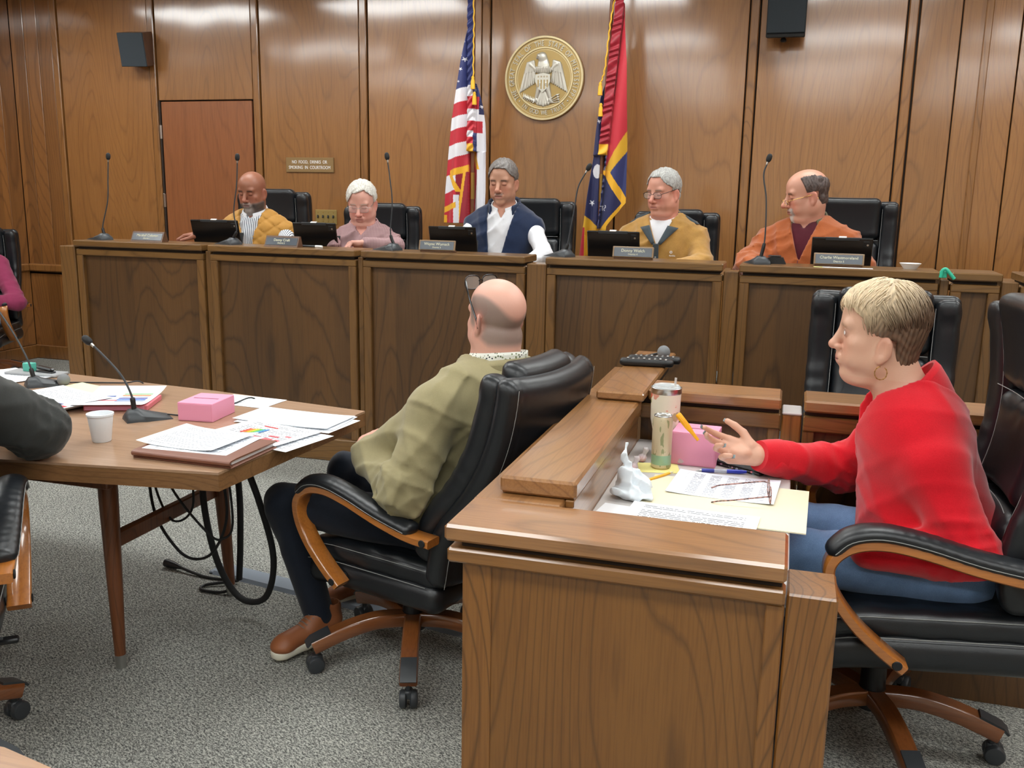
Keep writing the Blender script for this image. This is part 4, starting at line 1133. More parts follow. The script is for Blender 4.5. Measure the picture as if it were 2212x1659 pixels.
def vee_flap(name, m, parent, S, dep, slope, h0, h1, wd, g):
    for sx in (-1, 1):
        rows = []
        for h in np.linspace(h0, h1, 6):
            t = 1 + h / np.linalg.norm(np.array(S['neck']) - np.array(S['hip'])); x0 = slope * (h + dep)
            k = (h - h0) / (h1 - h0)
            rows.append([tuple(front_y(S, g + .004 * q, t - .02 * q * k, sx * (x0 + wd * q * (.35 + .65 * k)))) for q in np.linspace(0, 1, 4)])
        o = obj(name, MB().grid(rows, flip=sx > 0), m, parent, 60); md = o.modifiers.new('thick', 'SOLIDIFY'); md.thickness = .006; md.offset = 0
vee_flap('collar_flap', M['slate'], rt, S, .15, .42, -.135, -.03, .055, .040)
mb = MB().box(-.016, .016, -.004, .004, -.075, .075, .003); obj('placket', mb, M['slate'], rt, loc=tuple(front_y(S, .027, .60)), rot=(R(-4), 0, 0))
for k in range(3): obj('snap_button', MB().lathe([(0, 0), (.005, 0), (.005, .002), (0, .003)], 10, cap=False), M['zip'], rt, loc=tuple(front_y(S, .032, .52 + .08 * k)), rot=(R(-90), 0, 0))
v_, f_ = text_mesh('O', .022, .001); em = MB().add(v_, f_); v_, f_ = text_mesh('Columbia', .0125, .001); em.add([(a, b - .018, c) for a, b, c in v_], f_)
v_, f_ = text_mesh('/\\', .012, .001); em.add(v_, f_)
obj('emblem', em, M['white'], rt, smooth=None, loc=tuple(front_y(S, .038, .66, -.080)), rot=(R(96), 0, R(172)))
mb = MB().box(-.03, .03, -.004, .004, -.005, .005, .002); obj('pocket_zip', mb, M['slate'], rt, loc=tuple(front_y(S, .026, .60, .085)), rot=(0, R(8), 0))
hair_cap(rt, Mh, 1.0, dict(c=(178, 178, 174), c2=(132, 130, 128), g=.007, top=.012, line=.090, low=.062))
spectacles(rt, Mh, 1.0, M['wire'], w=.027, h=.017, r=.0012)
# ---- man 5: balding, goatee, glasses low on the nose, orange fleece
yaw = 168; tgt = (.055, 5.24, 1.522)
S = base_joints(neck=(0.0, -.03, 1.08), head=(.012, .012, 1.236), shL=(-.195, -.04, 0.983), shR=(.195, -.04, 0.983), w=1.15, d=1.15, belly=1.1, arm=1.1)
loc = place(S, tgt, yaw); L = w2l(loc, yaw)
S['elR'] = L((-.215, 5.15, 1.15)); S['wrR'] = L((-.16, 4.96, 1.13)); S['elL'] = L((.355, 5.14, 1.15)); S['wrL'] = L((.22, 4.97, 1.13))
H5 = dict(skin=(204, 150, 128), red=(202, 118, 100), lip=(170, 104, 96), brow=(84, 66, 58), yaw=-62, pitch=12, fat=.7, nose=1.15, neckr=.068, size=1.06, beard=dict(kind=('goatee', 'mous'), c=(206, 202, 198), c2=(70, 56, 52), w=.85), lash=(70, 50, 46))
rt, body, Mh, A, hc, tp = person('balding man with a goatee in a rust orange fleece looking left', S, loc, yaw, H5, trousers=M['navy_trouser'])
garment('undershirt', M['maroon'], rt, S, .006, arms=False, vee=(.03, .6), neck=.066, fold=.001)
garment('fleece', M['orange_fleece'], rt, S, .022, vee=(.20, .34), neck=.076, fold=.008)
nb, An, f, up = frame_of(S)
collar('fleece_collar', M['olive'], rt, nb, An, .088, .092, -.015, .045, .028, 40, .035, .05, .007, front_drop=.06)
mb = MB().tube([tuple(front_y(S, .024, t)) for t in (.25, .35, .45, .55, .63)], .0022, 6); obj('zipper', mb, M['maroon'], rt)
obj('zip_pull', MB().box(-.004, .004, -.003, .003, -.026, .0, .001), M['zip'], rt, loc=tuple(front_y(S, .030, .44)))
hair_cap(rt, Mh, 1.06, dict(c=(92, 78, 74), c2=(58, 48, 46), g=.006, top=.006, line=.03, bald=.052, low=.065, fy=-.045))
spectacles(rt, Mh, 1.06, M['gold'], w=.021, h=.013, r=.0013, shift=(0, .012, -.016))
# ---- man in the foreground: khaki jacket, seen from behind
yaw = 78; loc = (-1.10, 2.72, 0); L = w2l(loc, yaw)
S = dict(hip=L((-1.01, 2.74, .455)), neck=L((-.868, 2.745, .955)), head=L((-.872, 2.76, 1.118)), shL=L((-.985, 2.56, .868)), shR=L((-.85, 2.93, .895)), elL=L((-1.06, 2.46, .62)), wrL=L((-1.27, 2.64, .655)),
         elR=L((-1.0, 3.02, .62)), wrR=L((-1.245, 2.81, .700)), knL=L((-1.535, 2.575, .49)), knR=L((-1.50, 2.95, .50)), anL=L((-1.435, 2.60, .10)), anR=L((-1.42, 2.98, .10)), w=1.08, d=1.1, belly=1.45, arm=1.15)
H6 = dict(skin=(214, 164, 146), red=(206, 124, 108), lip=(180, 108, 100), brow=(150, 130, 118), yaw=-24, pitch=-2, fat=.85, nose=.9, neckr=.068, size=1.0, stubble=dict(c=(112, 109, 104), w=.72, top=.018, side=.070, front=.055, low=.085))
hl = np.array(S['wrL']); hr = np.array(S['wrR'])
rt, body, Mh, A, hc, tp = person('bald man in a khaki jacket seen from behind in the foreground', S, loc, yaw, H6, fine=.0034,
    hands=[dict(sd='R', d=tuple(np.array(L((-1.325, 2.67, .715))) - hr), n=tuple(np.array(L((loc[0] + .5, loc[1] + .1, -.8)))), curl=(.25, .45, .3), thumb=.2), dict(sd='L', d=tuple(np.array(L((-1.26, 2.76, .655))) - hl), n=(0, -1, 0), curl=(.3, .4, .3), thumb=.2)], trousers=M['navy_trouser'])
garment('shirt', M['white_cloth'], rt, S, .004, arms=False, vee=(.04, .5), neck=.066, fold=.001)
def seams(X, Y, Z, F):
    s = np.array(S['shL']); e = np.array(S['elL']); d = unit(e - s)
    q = (X - s[0]) * d[0] + (Y - s[1]) * d[1] + (Z - s[2]) * d[2]
    return F + .0035 * np.exp(-((q - .03) / .006) ** 2) * (np.hypot(X - s[0], Y - s[1]) < .13)
garment('jacket', M['khaki'], rt, S, .022, h=.0065, vee=(.3, .12), neck=.076, fold=.009, elbow=.013, ffreq=24, fn=seams, extra=lambda v: v.cap(lerp(S['shL'], S['wrL'], .12), lerp(S['shL'], S['wrL'], .92), .070, .058, .05))
nb, An, f, up = frame_of(S)
def dots_mat():
    n = N('patterned shirt collar'); v = n.vec((1, 1, 1))
    d = n.new('TexVoronoi', {'Vector': v, 'Scale': 110.0}); s = n.math('LESS_THAN', d.outputs['Distance'], .33)
    c = n.mix(s, lin((222, 222, 212)), n.ramp(n.noise(v, 60, 1), [(.4, lin((40, 44, 60))), (.6, lin((120, 130, 90)))]))
    n.set(col=c, rough=.8); return n.m
collar('shirt_collar', dots_mat(), rt, nb, An, .076, .080, -.005, .052, .010, 20, .022, .03, front_drop=.06)
collar('jacket_collar', M['khaki'], rt, nb, An, .086, .090, -.03, .036, .028, 30, .045, .06, .007, front_drop=.08)
def shoe(parent, toe, heel, lift=0.0):
    toe, heel = np.array(toe), np.array(heel); d = toe - heel; Lg = np.linalg.norm(d); pit = math.degrees(math.asin(np.clip(-d[2] / Lg, -1, 1)))
    s = thing_part('shoe', parent); s.location = tuple(heel); s.rotation_euler = (R(-pit), 0, math.atan2(d[1], d[0]) - math.pi / 2)
    k = Lg / .30
    v = Vol(axis(-.07, .07, .005), axis(-.03, .33, .005), axis(-.01, .16, .005))
    v.cap((0, .045, .05), (0, .14, .05), .036, .036, .03); v.cap((0, .14, .048), (0, .245, .040), .036, .036, .02, flat=((1, 0, 0), 1.15)); v.ell((0, .262, .036), (.042, .038, .024), .02)
    v.cap((0, .05, .06), (0, .045, .10), .034, .036, .02); v.cap((0, .14, .07), (0, .09, .10), .028, .032, .02)
    v.cap((0, .045, .10), (0, .04, .16), .027, .028, .006, 'sub')
    v.fn(lambda X, Y, Z, F: np.maximum(F, .022 - Z))
    up_ = vol_obj('upper', v, M['shoe'], s)
    v = Vol(axis(-.07, .07, .005), axis(-.03, .33, .005), axis(-.02, .06, .005))
    v.cap((0, .045, .016), (0, .16, .016), .041, .041, .01); v.cap((0, .16, .016), (.0, .262, .016), .043, .040, .02)
    v.fn(lambda X, Y, Z, F: np.maximum(np.maximum(F, Z - .030), -Z))
    vol_obj('sole', v, M['sole'], s)
    mb = MB()
    for q in range(5):
        y_, z_ = .150 - q * .014 + .03, .080 + q * .0065
        mb.tube([(-.022, y_, z_ - .004), (0, y_ + .004, z_ + .004), (.022, y_, z_ - .004)], .0022, 6)
    obj('laces', mb, plain('grey laces', (120, 110, 104), .8) if 'grey laces' not in bpy.data.materials else bpy.data.materials['grey laces'], s)
    s.scale = (k, k, k)
    return s
def thing_part(name, parent):
    o = bpy.data.objects.new(name, None); COL.objects.link(o); o.parent = parent; o.empty_display_size = .05; return o
shoe(rt, L((-1.505, 2.42, .012)), L((-1.385, 2.675, .03)))
shoe(rt, L((-1.55, 2.86, .0)), L((-1.40, 3.08, .0)))
for sd in 'LR':
    a = np.array(S['an' + sd]); obj('sock', MB().tube([tuple(a + (0, -.0, .06)), tuple(a + (0, -.01, -.03))], .036, 16), M['sock'], rt, smooth=60)
spectacles(rt, Mh, 1.0, M['black_gloss'], w=.029, h=.022, r=.0019, shift=(0, -.012, .106), temple=False)
mb = MB()
for sx in (-1, 1): mb.tube(catmull([(sx * .063, .085, .108), (sx * .077, .055, .085), (sx * .083, .02, .04), (sx * .086, -.012, .0), (sx * .086, -.022, -.025)], 5), .0030, 6)
o = obj('spectacle_arm', mb, M['black_gloss'], rt); o.matrix_basis = Mh
# ---- woman in the red pullover
yaw = 87; loc = (.45, 2.50, 0); L = w2l(loc, yaw)
S = dict(hip=L((.455, 2.50, .60)), neck=L((.312, 2.515, .995)), head=L((.232, 2.525, 1.166)), shL=L((.368, 2.36, .868)), shR=L((.33, 2.675, .875)), elL=L((.455, 2.275, .68)), wrL=L((.20, 2.30, .665)),
         elR=L((.185, 2.735, .745)), wrR=L((-.045, 2.555, .805)), knL=L((.02, 2.38, .60)), knR=L((.02, 2.62, .60)), anL=L((.06, 2.40, .12)), anR=L((.06, 2.60, .12)), w=1.0, d=1.0, belly=1.15, arm=1.02)
H7 = dict(skin=(208, 164, 140), red=(204, 140, 118), lip=(184, 116, 114), brow=(168, 136, 112), browk=.85, yaw=2, pitch=0, fat=.28, cy=-.006, lipy=-.0035, earz=-.014, nose=.70, neckr=.060, size=1.0, eyes=True, dchin=1, lash=(96, 76, 76))
wr = np.array(S['wrR']); hdir = np.array(L((-.155, 2.52, .838))) - wr
Lv = lambda a: np.array(L((loc[0] + a[0], loc[1] + a[1], a[2])))
rt, body, Mh, A, hc, tp = person('woman with short blonde hair in a red pullover at the clerk desk', S, loc, yaw, H7, fine=.0026,
    hands=[dict(sd='R', d=tuple(Lv((-1, -.15, .16))), n=tuple(Lv((-.1, -.85, .5))), each=[(.3, .3, .2), (.45, .5, .3), (.7, .8, .5), (.8, 1.0, .6)], thumb=.0, spread=.08, fine=.0034, sc=.98)], trousers=M['denim'])
def kn(X, Y, Z, F): return F
garment('pullover', M['red_knit'], rt, S, .022, h=.0065, vee=(.10, .48), neck=.080, fold=.0065, elbow=.011, ffreq=26, hem=.03, end=.88, it=2)
nb, An, f, up = frame_of(S)
collar('pullover_collar', M['red_knit'], rt, nb, An, .084, .088, -.03, .030, .028, 32, .045, .07, .009, front_drop=.10, dz=.058)
obj('sleeve_cuff', MB().tube([tuple(lerp(S['elR'], S['wrR'], .78)), tuple(lerp(S['elR'], S['wrR'], .90)), tuple(lerp(S['elR'], S['wrR'], 1.0))], [.054, .049, .042], 24), M['red_knit'], rt, smooth=60)
for (p, q), nm in zip(tp[0], range(5)):                            # painted nails
    o = link('fingernail', None, rt) if False else None
mb = MB()
hn = Lv((-.1, -.85, .5))
for k, (p, q) in enumerate(tp[0]):
    back = -unit(hn - q * (hn @ q)); c0 = np.array(p) + back * .0062
    X = unit(np.cross(q, back)); Mx = mat4(np.stack([X, q, back], 1), c0)
    mb.box(-.0052, .0052, -.006, .0105, -.001, .0012, .001, Mx)
HOLD = ((-.205, 2.49, .850), (-.262, 2.495, .915))
nl = obj('fingernails', mb, plain('teal grey nail polish', (120, 138, 142), .25), rt); nl['kind'] = 'stuff'
for sx in (-1, 1):
    me = bpy.data.meshes.new('eye')
    v = Vol(axis(-.016, .016, .0016), axis(-.016, .016, .0016), axis(-.016, .016, .0016)); v.ell((0, 0, 0), .0125, 0)
    V, Q = v.mesh()
    r_ = np.hypot(V[:, 0], V[:, 2]); fr = V[:, 1] > 0
    c_ = np.tile(np.array(lin((226, 220, 216))[:3]), (len(V), 1)); c_[(r_ < .0058) & fr] = lin((96, 104, 104))[:3]; c_[(r_ < .0026) & fr] = lin(14)[:3]
    e = link('eye', np_mesh('eye', V, Q, vcol_mat('eye', .12) if 'eye' not in bpy.data.materials else bpy.data.materials['eye'], c_), rt)
    e.matrix_basis = Mh @ Matrix.Translation((sx * .0315, .0752, .002)) @ Matrix.Rotation(R(-8), 4, 'Z')
# hair: scalp shell plus locks swept from the crown
def pixie(parent, Mh):
    h = .0032; v = Vol(axis(-.12, .12, h), axis(-.15, .12, h), axis(-.13, .17, h))
    v.ell((0, -.018, .046), (.086, .101, .094), .01); v.ell((0, .02, .062), (.074, .076, .064), .03); v.ell((0, -.048, -.005), (.070, .056, .080), .03); v.ell((0, -.050, -.07), (.056, .040, .045), .03)
    def cut(X, Y, Z, F):
        aX = np.abs(X)
        fr = np.where(Z < .03, .026 - .0 * Z, .026 + .85 * np.clip(Z - .03, 0, .1) - .25 * X * np.clip((Z - .03) / .03, 0, 1))
        face = np.minimum(Y - fr, .118 - Z)
        ear = np.minimum(np.minimum(.030 - np.abs(Y + .008), -.004 + .25 * (Y + .01) - Z), aX - .045)
        burn = np.minimum(Y - .012, -.034 - Z)
        low2 = np.minimum(Y + .036 + .30 * (Z + .03), -.036 - Z)
        low = -(Z + .104)
        az = np.arctan2(X, Y + .018); n = .0016 * np.sin(44 * az + 3 * np.sin(22 * Z)) + .0010 * np.sin(71 * az + 4 * np.sin(31 * Z))
        return np.maximum(np.maximum(np.maximum(F + n, face), np.maximum(ear, burn)), np.maximum(low, low2))
    v.fn(cut); V, Q = v.mesh(); V = relax(V, Q, 1)
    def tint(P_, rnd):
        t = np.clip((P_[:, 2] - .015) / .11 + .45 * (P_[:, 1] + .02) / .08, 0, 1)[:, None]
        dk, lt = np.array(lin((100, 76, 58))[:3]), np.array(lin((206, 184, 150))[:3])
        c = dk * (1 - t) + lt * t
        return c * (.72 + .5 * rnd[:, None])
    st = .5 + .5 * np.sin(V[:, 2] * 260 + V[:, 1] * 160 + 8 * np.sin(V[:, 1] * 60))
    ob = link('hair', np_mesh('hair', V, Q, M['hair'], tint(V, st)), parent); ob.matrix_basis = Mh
    mb = MB(); cols = []
    r2 = np.random.default_rng(3)
    def on(az, el, g):
        d = np.array((math.cos(el) * math.sin(az), math.cos(el) * math.cos(az), math.sin(el)))
        return np.array((0, -.018, .046)) + d * (np.array((.086, .101, .094)) + g)
    for i in range(2300):
        side = r2.random() < .62
        az = r2.uniform(-math.pi, math.pi); el = r2.uniform(.05, 1.35)
        if abs(az) < .9 and el < .55: el = r2.uniform(.55, 1.2)
        p0 = on(az, el, -.001); L_ = r2.uniform(.04, .085); n_ = 6
        if el > .6 and abs(az) < 1.6:                              # fringe sweeps forward and to her left
            aim = np.array((-.55 - .3 * r2.random(), .75, -.35))
        else: aim = np.array((np.sin(az) * .35, -.45 if abs(az) > 1.2 else .1, -.85))
        pts = []; p = p0.copy(); lift = r2.uniform(.001, .0055)
        c0 = np.array((0, -.018, .046)); e1 = np.array((.086, .101, .094)); c2 = np.array((0, .02, .062)); e2 = np.array((.074, .076, .064))
        for k in range(n_):
            d_ = unit(p - c0); r1 = 1 / np.linalg.norm(d_ / e1)
            qa = ((d_ / e2) ** 2).sum(); qb = ((c0 - c2) * d_ / e2 ** 2).sum(); qc = (((c0 - c2) / e2) ** 2).sum() - 1
            dis = qb * qb - qa * qc; r2_ = (-qb + math.sqrt(dis)) / qa if dis > 0 else 0
            surf = c0 + d_ * (max(r1, r2_) + .004 * math.exp(-((r1 - r2_) / .012) ** 2)); nn = unit((surf - c0) / e1 ** 2)
            pts.append(tuple(surf + nn * (lift * math.sin(math.pi * min(1, (k + .5) / n_)) - (.003 if k in (0, n_ - 1) else 0))))
            tdir = unit(aim + r2.normal(0, .10, 3) - nn * (aim @ nn)); p = surf + tdir * L_ / n_
        if min(q_[2] for q_ in pts) < -.02 or (pts[-1][1] > .072 and pts[-1][2] < .045): continue
        w = r2.uniform(.0007, .0019)
        b0 = len(mb.v); mb.tube(pts, [w * .6, w, w * 1.1, w, w * .7, w * .15], 4, flat=.6)
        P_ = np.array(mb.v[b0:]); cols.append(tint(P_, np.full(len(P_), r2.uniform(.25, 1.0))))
    V = np.array(mb.v); me = mesh_of('hair_locks', mb.v, mb.f, M['hair'], smooth=70)
    at = me.color_attributes.new('Col', 'FLOAT_COLOR', 'POINT'); c = np.ones((len(V), 4), np.float32); c[:, :3] = np.concatenate(cols); at.data.foreach_set('color', c.ravel())
    lo_ = link('hair_locks', me, ob); lo_['kind'] = 'stuff'
pixie(rt, Mh)
mb = MB()
ring = [(.0, .0145 * math.sin(a), -.0145 * (1 - math.cos(a)) * 1.15) for a in np.linspace(.25, 2 * math.pi - .55, 30)]
mb.tube(ring, .0011, 6)
for k in range(0, 30, 3): mb.lathe([(0, -.0019), (.0016, -.001), (.0016, .001), (0, .0019)], 8, Matrix.Translation(ring[k]), cap=False)
o = obj('hoop_earring', mb, M['gold'], rt); o.matrix_basis = Mh @ Matrix.Translation((-.0845, -.006, -.072))
# ---- person at the left wall in a burgundy jumper, mostly outside the frame
yaw = 208; loc = (-5.93, 5.55, -.04); L = w2l(loc, yaw)
S = base_joints(hip=(0, 0, .50), neck=(0, -.04, 1.0), head=(0, .0, 1.16), shL=(-.19, -.04, .945), shR=(.19, -.04, .945))
S['elL'] = L((-5.52, 5.56, .64)); S['wrL'] = L((-5.66, 5.38, .66)); S['elR'] = L((-6.02, 5.35, .66)); S['wrR'] = L((-5.80, 5.33, .665))
S['knL'] = L((-5.56, 5.33, .53)); S['anL'] = L((-5.62, 5.25, .09)); S['knR'] = L((-5.85, 5.14, .50)); S['anR'] = L((-5.80, 5.05, .09))
H8 = dict(skin=(214, 160, 140), red=(206, 124, 108), yaw=0, pitch=14, fat=.3)
rt, body, Mh, A, hc, tp = person('person in a burgundy jumper and blue jeans reading a sheet by the left wall', S, loc, yaw, H8, fine=.006,
    hands=[dict(sd='L', d=tuple(np.array(L((-5.70, 5.36, .68))) - np.array(S['wrL'])), n=(.2, -.4, .9), curl=(.4, .6, .4), thumb=.3), dict(sd='R', d=tuple(np.array(L((-5.72, 5.36, .67))) - np.array(S['wrR'])), n=(-.2, -.4, .9), curl=(.4, .6, .4), thumb=.3)], trousers=M['denim'])
garment('jumper', M['magenta'], rt, S, .018, vee=(.02, .4), neck=.068, fold=.005)
hair_cap(rt, Mh, 1.0, dict(c=(90, 76, 66), c2=(60, 50, 44)))
# ---- person at the table's near side in a charcoal jacket, only the sleeve in the frame
yaw = 22; loc = (-2.24, 1.70, 0); L = w2l(loc, yaw)
S = base_joints(hip=(0, 0, .56), neck=(0, .06, 1.06), head=(0, .12, 1.215), shL=(-.20, .04, 1.0), shR=(.20, .04, 1.0), arm=1.15)
S['elR'] = L((-1.995, 2.04, .828)); S['wrR'] = L((-2.22, 2.20, .815)); S['elL'] = L((-2.50, 2.02, .83)); S['wrL'] = L((-2.32, 2.18, .815))
S['knR'] = (-.02, .44, .53); S['anR'] = (-.06, .46, .09)
H9 = dict(skin=(206, 156, 136), red=(200, 120, 104), yaw=-10, pitch=0, fat=.5)
rt, body, Mh, A, hc, tp = person('person in a charcoal jacket leaning a sleeve on the table at the left edge', S, loc, yaw, H9, fine=.006, hands=[dict(sd='R', d=(-.9, .4, 0), n=(0, 0, -1), curl=(.3, .4, .3), fine=.005), dict(sd='L', d=(.9, .4, 0), n=(0, 0, -1), curl=(.3, .4, .3), fine=.005)], trousers=M['navy_trouser'])
garment('jacket', M['charcoal_cloth'], rt, S, .030, h=.0075, vee=(.2, .2), neck=.074, fold=.005, elbow=.012, ffreq=26)
hair_cap(rt, Mh, 1.0, dict(c=(70, 62, 56), c2=(44, 38, 34)))
# ------------------------------------------------------------------ chairs
chair((-1.10, 2.62, 0), 76, 'reclined black executive chair under the bald man in the khaki jacket', tilt=1, spin=52, rec=23, dz=-.10, up=(-.02, .12), bs=.93)
chair((.31, 2.585, 0), 93, 'black executive chair under the woman in the red pullover at the right edge', tilt=-4, spin=30, rec=6, dz=.05, up=(.095, -.09))
chair((.33, 3.42, 0), 176, 'empty black executive chair behind the woman in red', tilt=0, spin=10, rec=9, dz=-.03)
chair((-2.10, 1.60, 0), 40, 'black executive chair with wooden arm at the left edge by the table', tilt=0, spin=20, rec=10, dz=.0)
chair((-5.93, 5.56, 0), 206, 'black chair of the person in burgundy by the left wall', tilt=0, spin=0, rec=8, dz=-.03)
BC = [((-3.47, 5.60), 186, -.005, 'black leather chair behind the bald man in the tan quilted vest'), ((-2.60, 5.55), 190, -.085, 'black leather chair behind the white haired man'), ((-1.60, 5.62), 180, -.035, 'black leather chair behind the man in the navy fleece vest'),
      ((-.70, 5.60), 178, -.085, 'black leather chair behind the man in the tan fleece'), ((.30, 5.60), 176, .0, 'black leather chair behind the man in the orange fleece')]
for (x, y), yw, dz, lab in BC: chair((x, y, .30), yw, lab, rec=8, dz=dz, arms=False, spin=17)
# ------------------------------------------------------------------ microphones
def mic(loc, label, head, bend, yaw=180, s=1.0, lean=None, group='gooseneck microphones'):
    """head: vector from the base to the capsule; bend: list of (t, dx, dy) swerves of the neck; the base wedge points along yaw"""
    t = thing('gooseneck_microphone', label, 'microphone', loc, 0, group)
    mb = MB(); Rz = Matrix.Rotation(R(yaw), 4, 'Z')
    prof = [(-.075, .002), (-.060, .010), (.01, .030), (.03, .040), (.055, .036), (.068, .018), (.070, .002)]
    vs, fs = [], []
    for y_, z_ in prof:
        w = .048 if y_ < .02 else .040
        for x_, zz in ((-w, .0), (-w * .95, max(.0015, z_ * .55)), (-w * .42, z_), (w * .42, z_), (w * .95, max(.0015, z_ * .55)), (w, .0)): vs.append((x_ * s, y_ * s, zz * s))
    k = 6
    for i in range(len(prof) - 1):
        for j in range(k): fs.append((i * k + j, i * k + (j + 1) % k, (i + 1) * k + (j + 1) % k, (i + 1) * k + j))
    fs += [tuple(range(k)), tuple(reversed(range((len(prof) - 1) * k, len(prof) * k)))]
    mb.add(vs, fs, Rz); obj('base', mb, M['charcoal'], t, 50, fix=True)
    obj('switch_plate', MB().box(-.018 * s, .018 * s, -.058 * s, -.034 * s, .0135 * s, .0175 * s, .001, Rz @ Matrix.Rotation(R(16), 4, 'X')), M['steel'], t)
    a = Vector(Rz @ Vector((0, .038 * s, .034 * s))); b = Vector(head)
    pts = [a + Vector((0, 0, 0))]
    for tt, dx, dy in bend: p = a.lerp(b, tt); pts.append(p + Vector((dx, dy, 0)))
    pts.append(b); sm = [Vector(p) for p in catmull([tuple(p) for p in pts], 10)]
    n = len(sm); k2 = max(2, int(n * .22))
    obj('neck_sleeve', MB().tube([tuple(p) for p in sm[:k2]], [.0085 * s] * (k2 - 1) + [.0068 * s], 12), M['black'], t, 60)
    obj('gooseneck', MB().tube([tuple(p) for p in sm[k2 - 1:]], .0036 * s, 8), M['charcoal'], t, 60)
    d = (sm[-1] - sm[-3]).normalized(); q = d.to_track_quat('Z', 'Y').to_matrix().to_4x4()
    obj('collar_ring', MB().lathe([(.0045 * s, -.012 * s), (.0052 * s, -.004 * s), (.0052 * s, .004 * s)], 12, Matrix.Translation(sm[-1]) @ q), M['steel'], t, 50)
    obj('capsule', MB().lathe([(0, .0), (.0075 * s, .001 * s), (.0125 * s, .010 * s), (.0135 * s, .020 * s), (.012 * s, .032 * s), (.007 * s, .039 * s), (0, .041 * s)], 16, Matrix.Translation(sm[-1]) @ q, cap=False), M['black_matte'], t, 60)
    return t
mic((-3.965, 4.665, ZB), 'gooseneck microphone at the far left of the bench left of the first nameplate', (.09, 0, .465), [(.12, -.012, 0), (.45, .012, 0), (.75, .006, 0)], yaw=250)
mic((-3.085, 4.665, ZB), 'gooseneck microphone in front of the man in the tan quilted vest', (.075, 0, .465), [(.12, .02, 0), (.35, -.005, 0), (.7, .004, 0)], yaw=250)
mic((-2.095, 4.665, ZB), 'gooseneck microphone in front of the chair beside the white haired man', (.0, 0, .475), [(.15, -.012, 0), (.5, .010, 0), (.8, .006, 0)], yaw=250)
mic((-1.135, 4.665, ZB), 'gooseneck microphone bent right in front of the blue and red flag', (.125, 0, .430), [(.12, .0, 0), (.5, -.012, 0), (.8, -.022, 0)], yaw=240)
mic((-.150, 4.665, ZB), 'gooseneck microphone left of the man in the orange fleece', (.012, 0, .478), [(.2, .012, 0), (.6, .006, 0), (.86, -.014, 0)], yaw=200)
mic((-2.03, 2.545, .74), 'large gooseneck microphone on the table beside the white cup', (-.185, -.02, .245), [(.25, .030, 0), (.55, .040, 0), (.85, .018, 0)], yaw=140, s=1.0)
mic((-2.74, 2.86, .74), 'gooseneck microphone on the table leaning out of the left edge', (-.20, -.03, .335), [(.25, .020, 0), (.6, .02, 0)], yaw=140, s=1.0)
# ------------------------------------------------------------------ tablets on the bench
TL = ['black tablet in front of the man in the tan quilted vest', 'black tablet in front of the white haired man', 'black tablet in front of the man in the navy vest', 'black tablet in front of the man in the tan fleece', 'black tablet in front of the man in the orange fleece']
for i, (x, w, yw) in enumerate(((-3.335, .30, 9), (-2.665, .265, 6), (-1.81, .275, 2), (-.905, .28, 0), (.238, .285, 0))):
    t = thing('tablet', TL[i], 'tablet', (x, 4.94, 1.1215), R(yw), 'tablets on the bench')
    Mx = Matrix.Rotation(R(17), 4, 'X')
    obj('case_back', MB().box(-w / 2, w / 2, -.006, .003, 0, .205, .004, Mx), M['black_gloss'], t)
    obj('screen', MB().box(-w / 2 + .006, w / 2 - .006, .0031, .0045, .006, .199, .0005, Mx), plain('tablet screen', (30, 34, 40), .1) if 'tablet screen' not in bpy.data.materials else bpy.data.materials['tablet screen'], t)
    obj('case_hinge', MB().box(-w * .28, w * .28, -.010, -.0055, .192, .209, .002, Mx), M['charcoal'], t)
    obj('camera_bump', MB().box(w / 2 - .045, w / 2 - .015, -.0085, -.0058, .160, .190, .002, Mx), M['black'], t)
    obj('camera_lens', MB().lathe([(0, 0), (.005, 0), (.005, .0012), (0, .0012)], 14, Mx @ Matrix.Translation((w / 2 - .024, -.0085, .172)) @ Matrix.Rotation(R(90), 4, 'X'), cap=False), M['steel'], t)
    obj('latch_tab', MB().box(-.018, .018, -.011, .004, .206, .2105, .001, Mx), M['white'], t)
    obj('stand_flap', MB().box(-w * .4, w * .4, -.004, .0, 0, .12, .001, Matrix.Translation((0, .055, .0)) @ Matrix.Rotation(R(-14), 4, 'X')), M['black'], t)
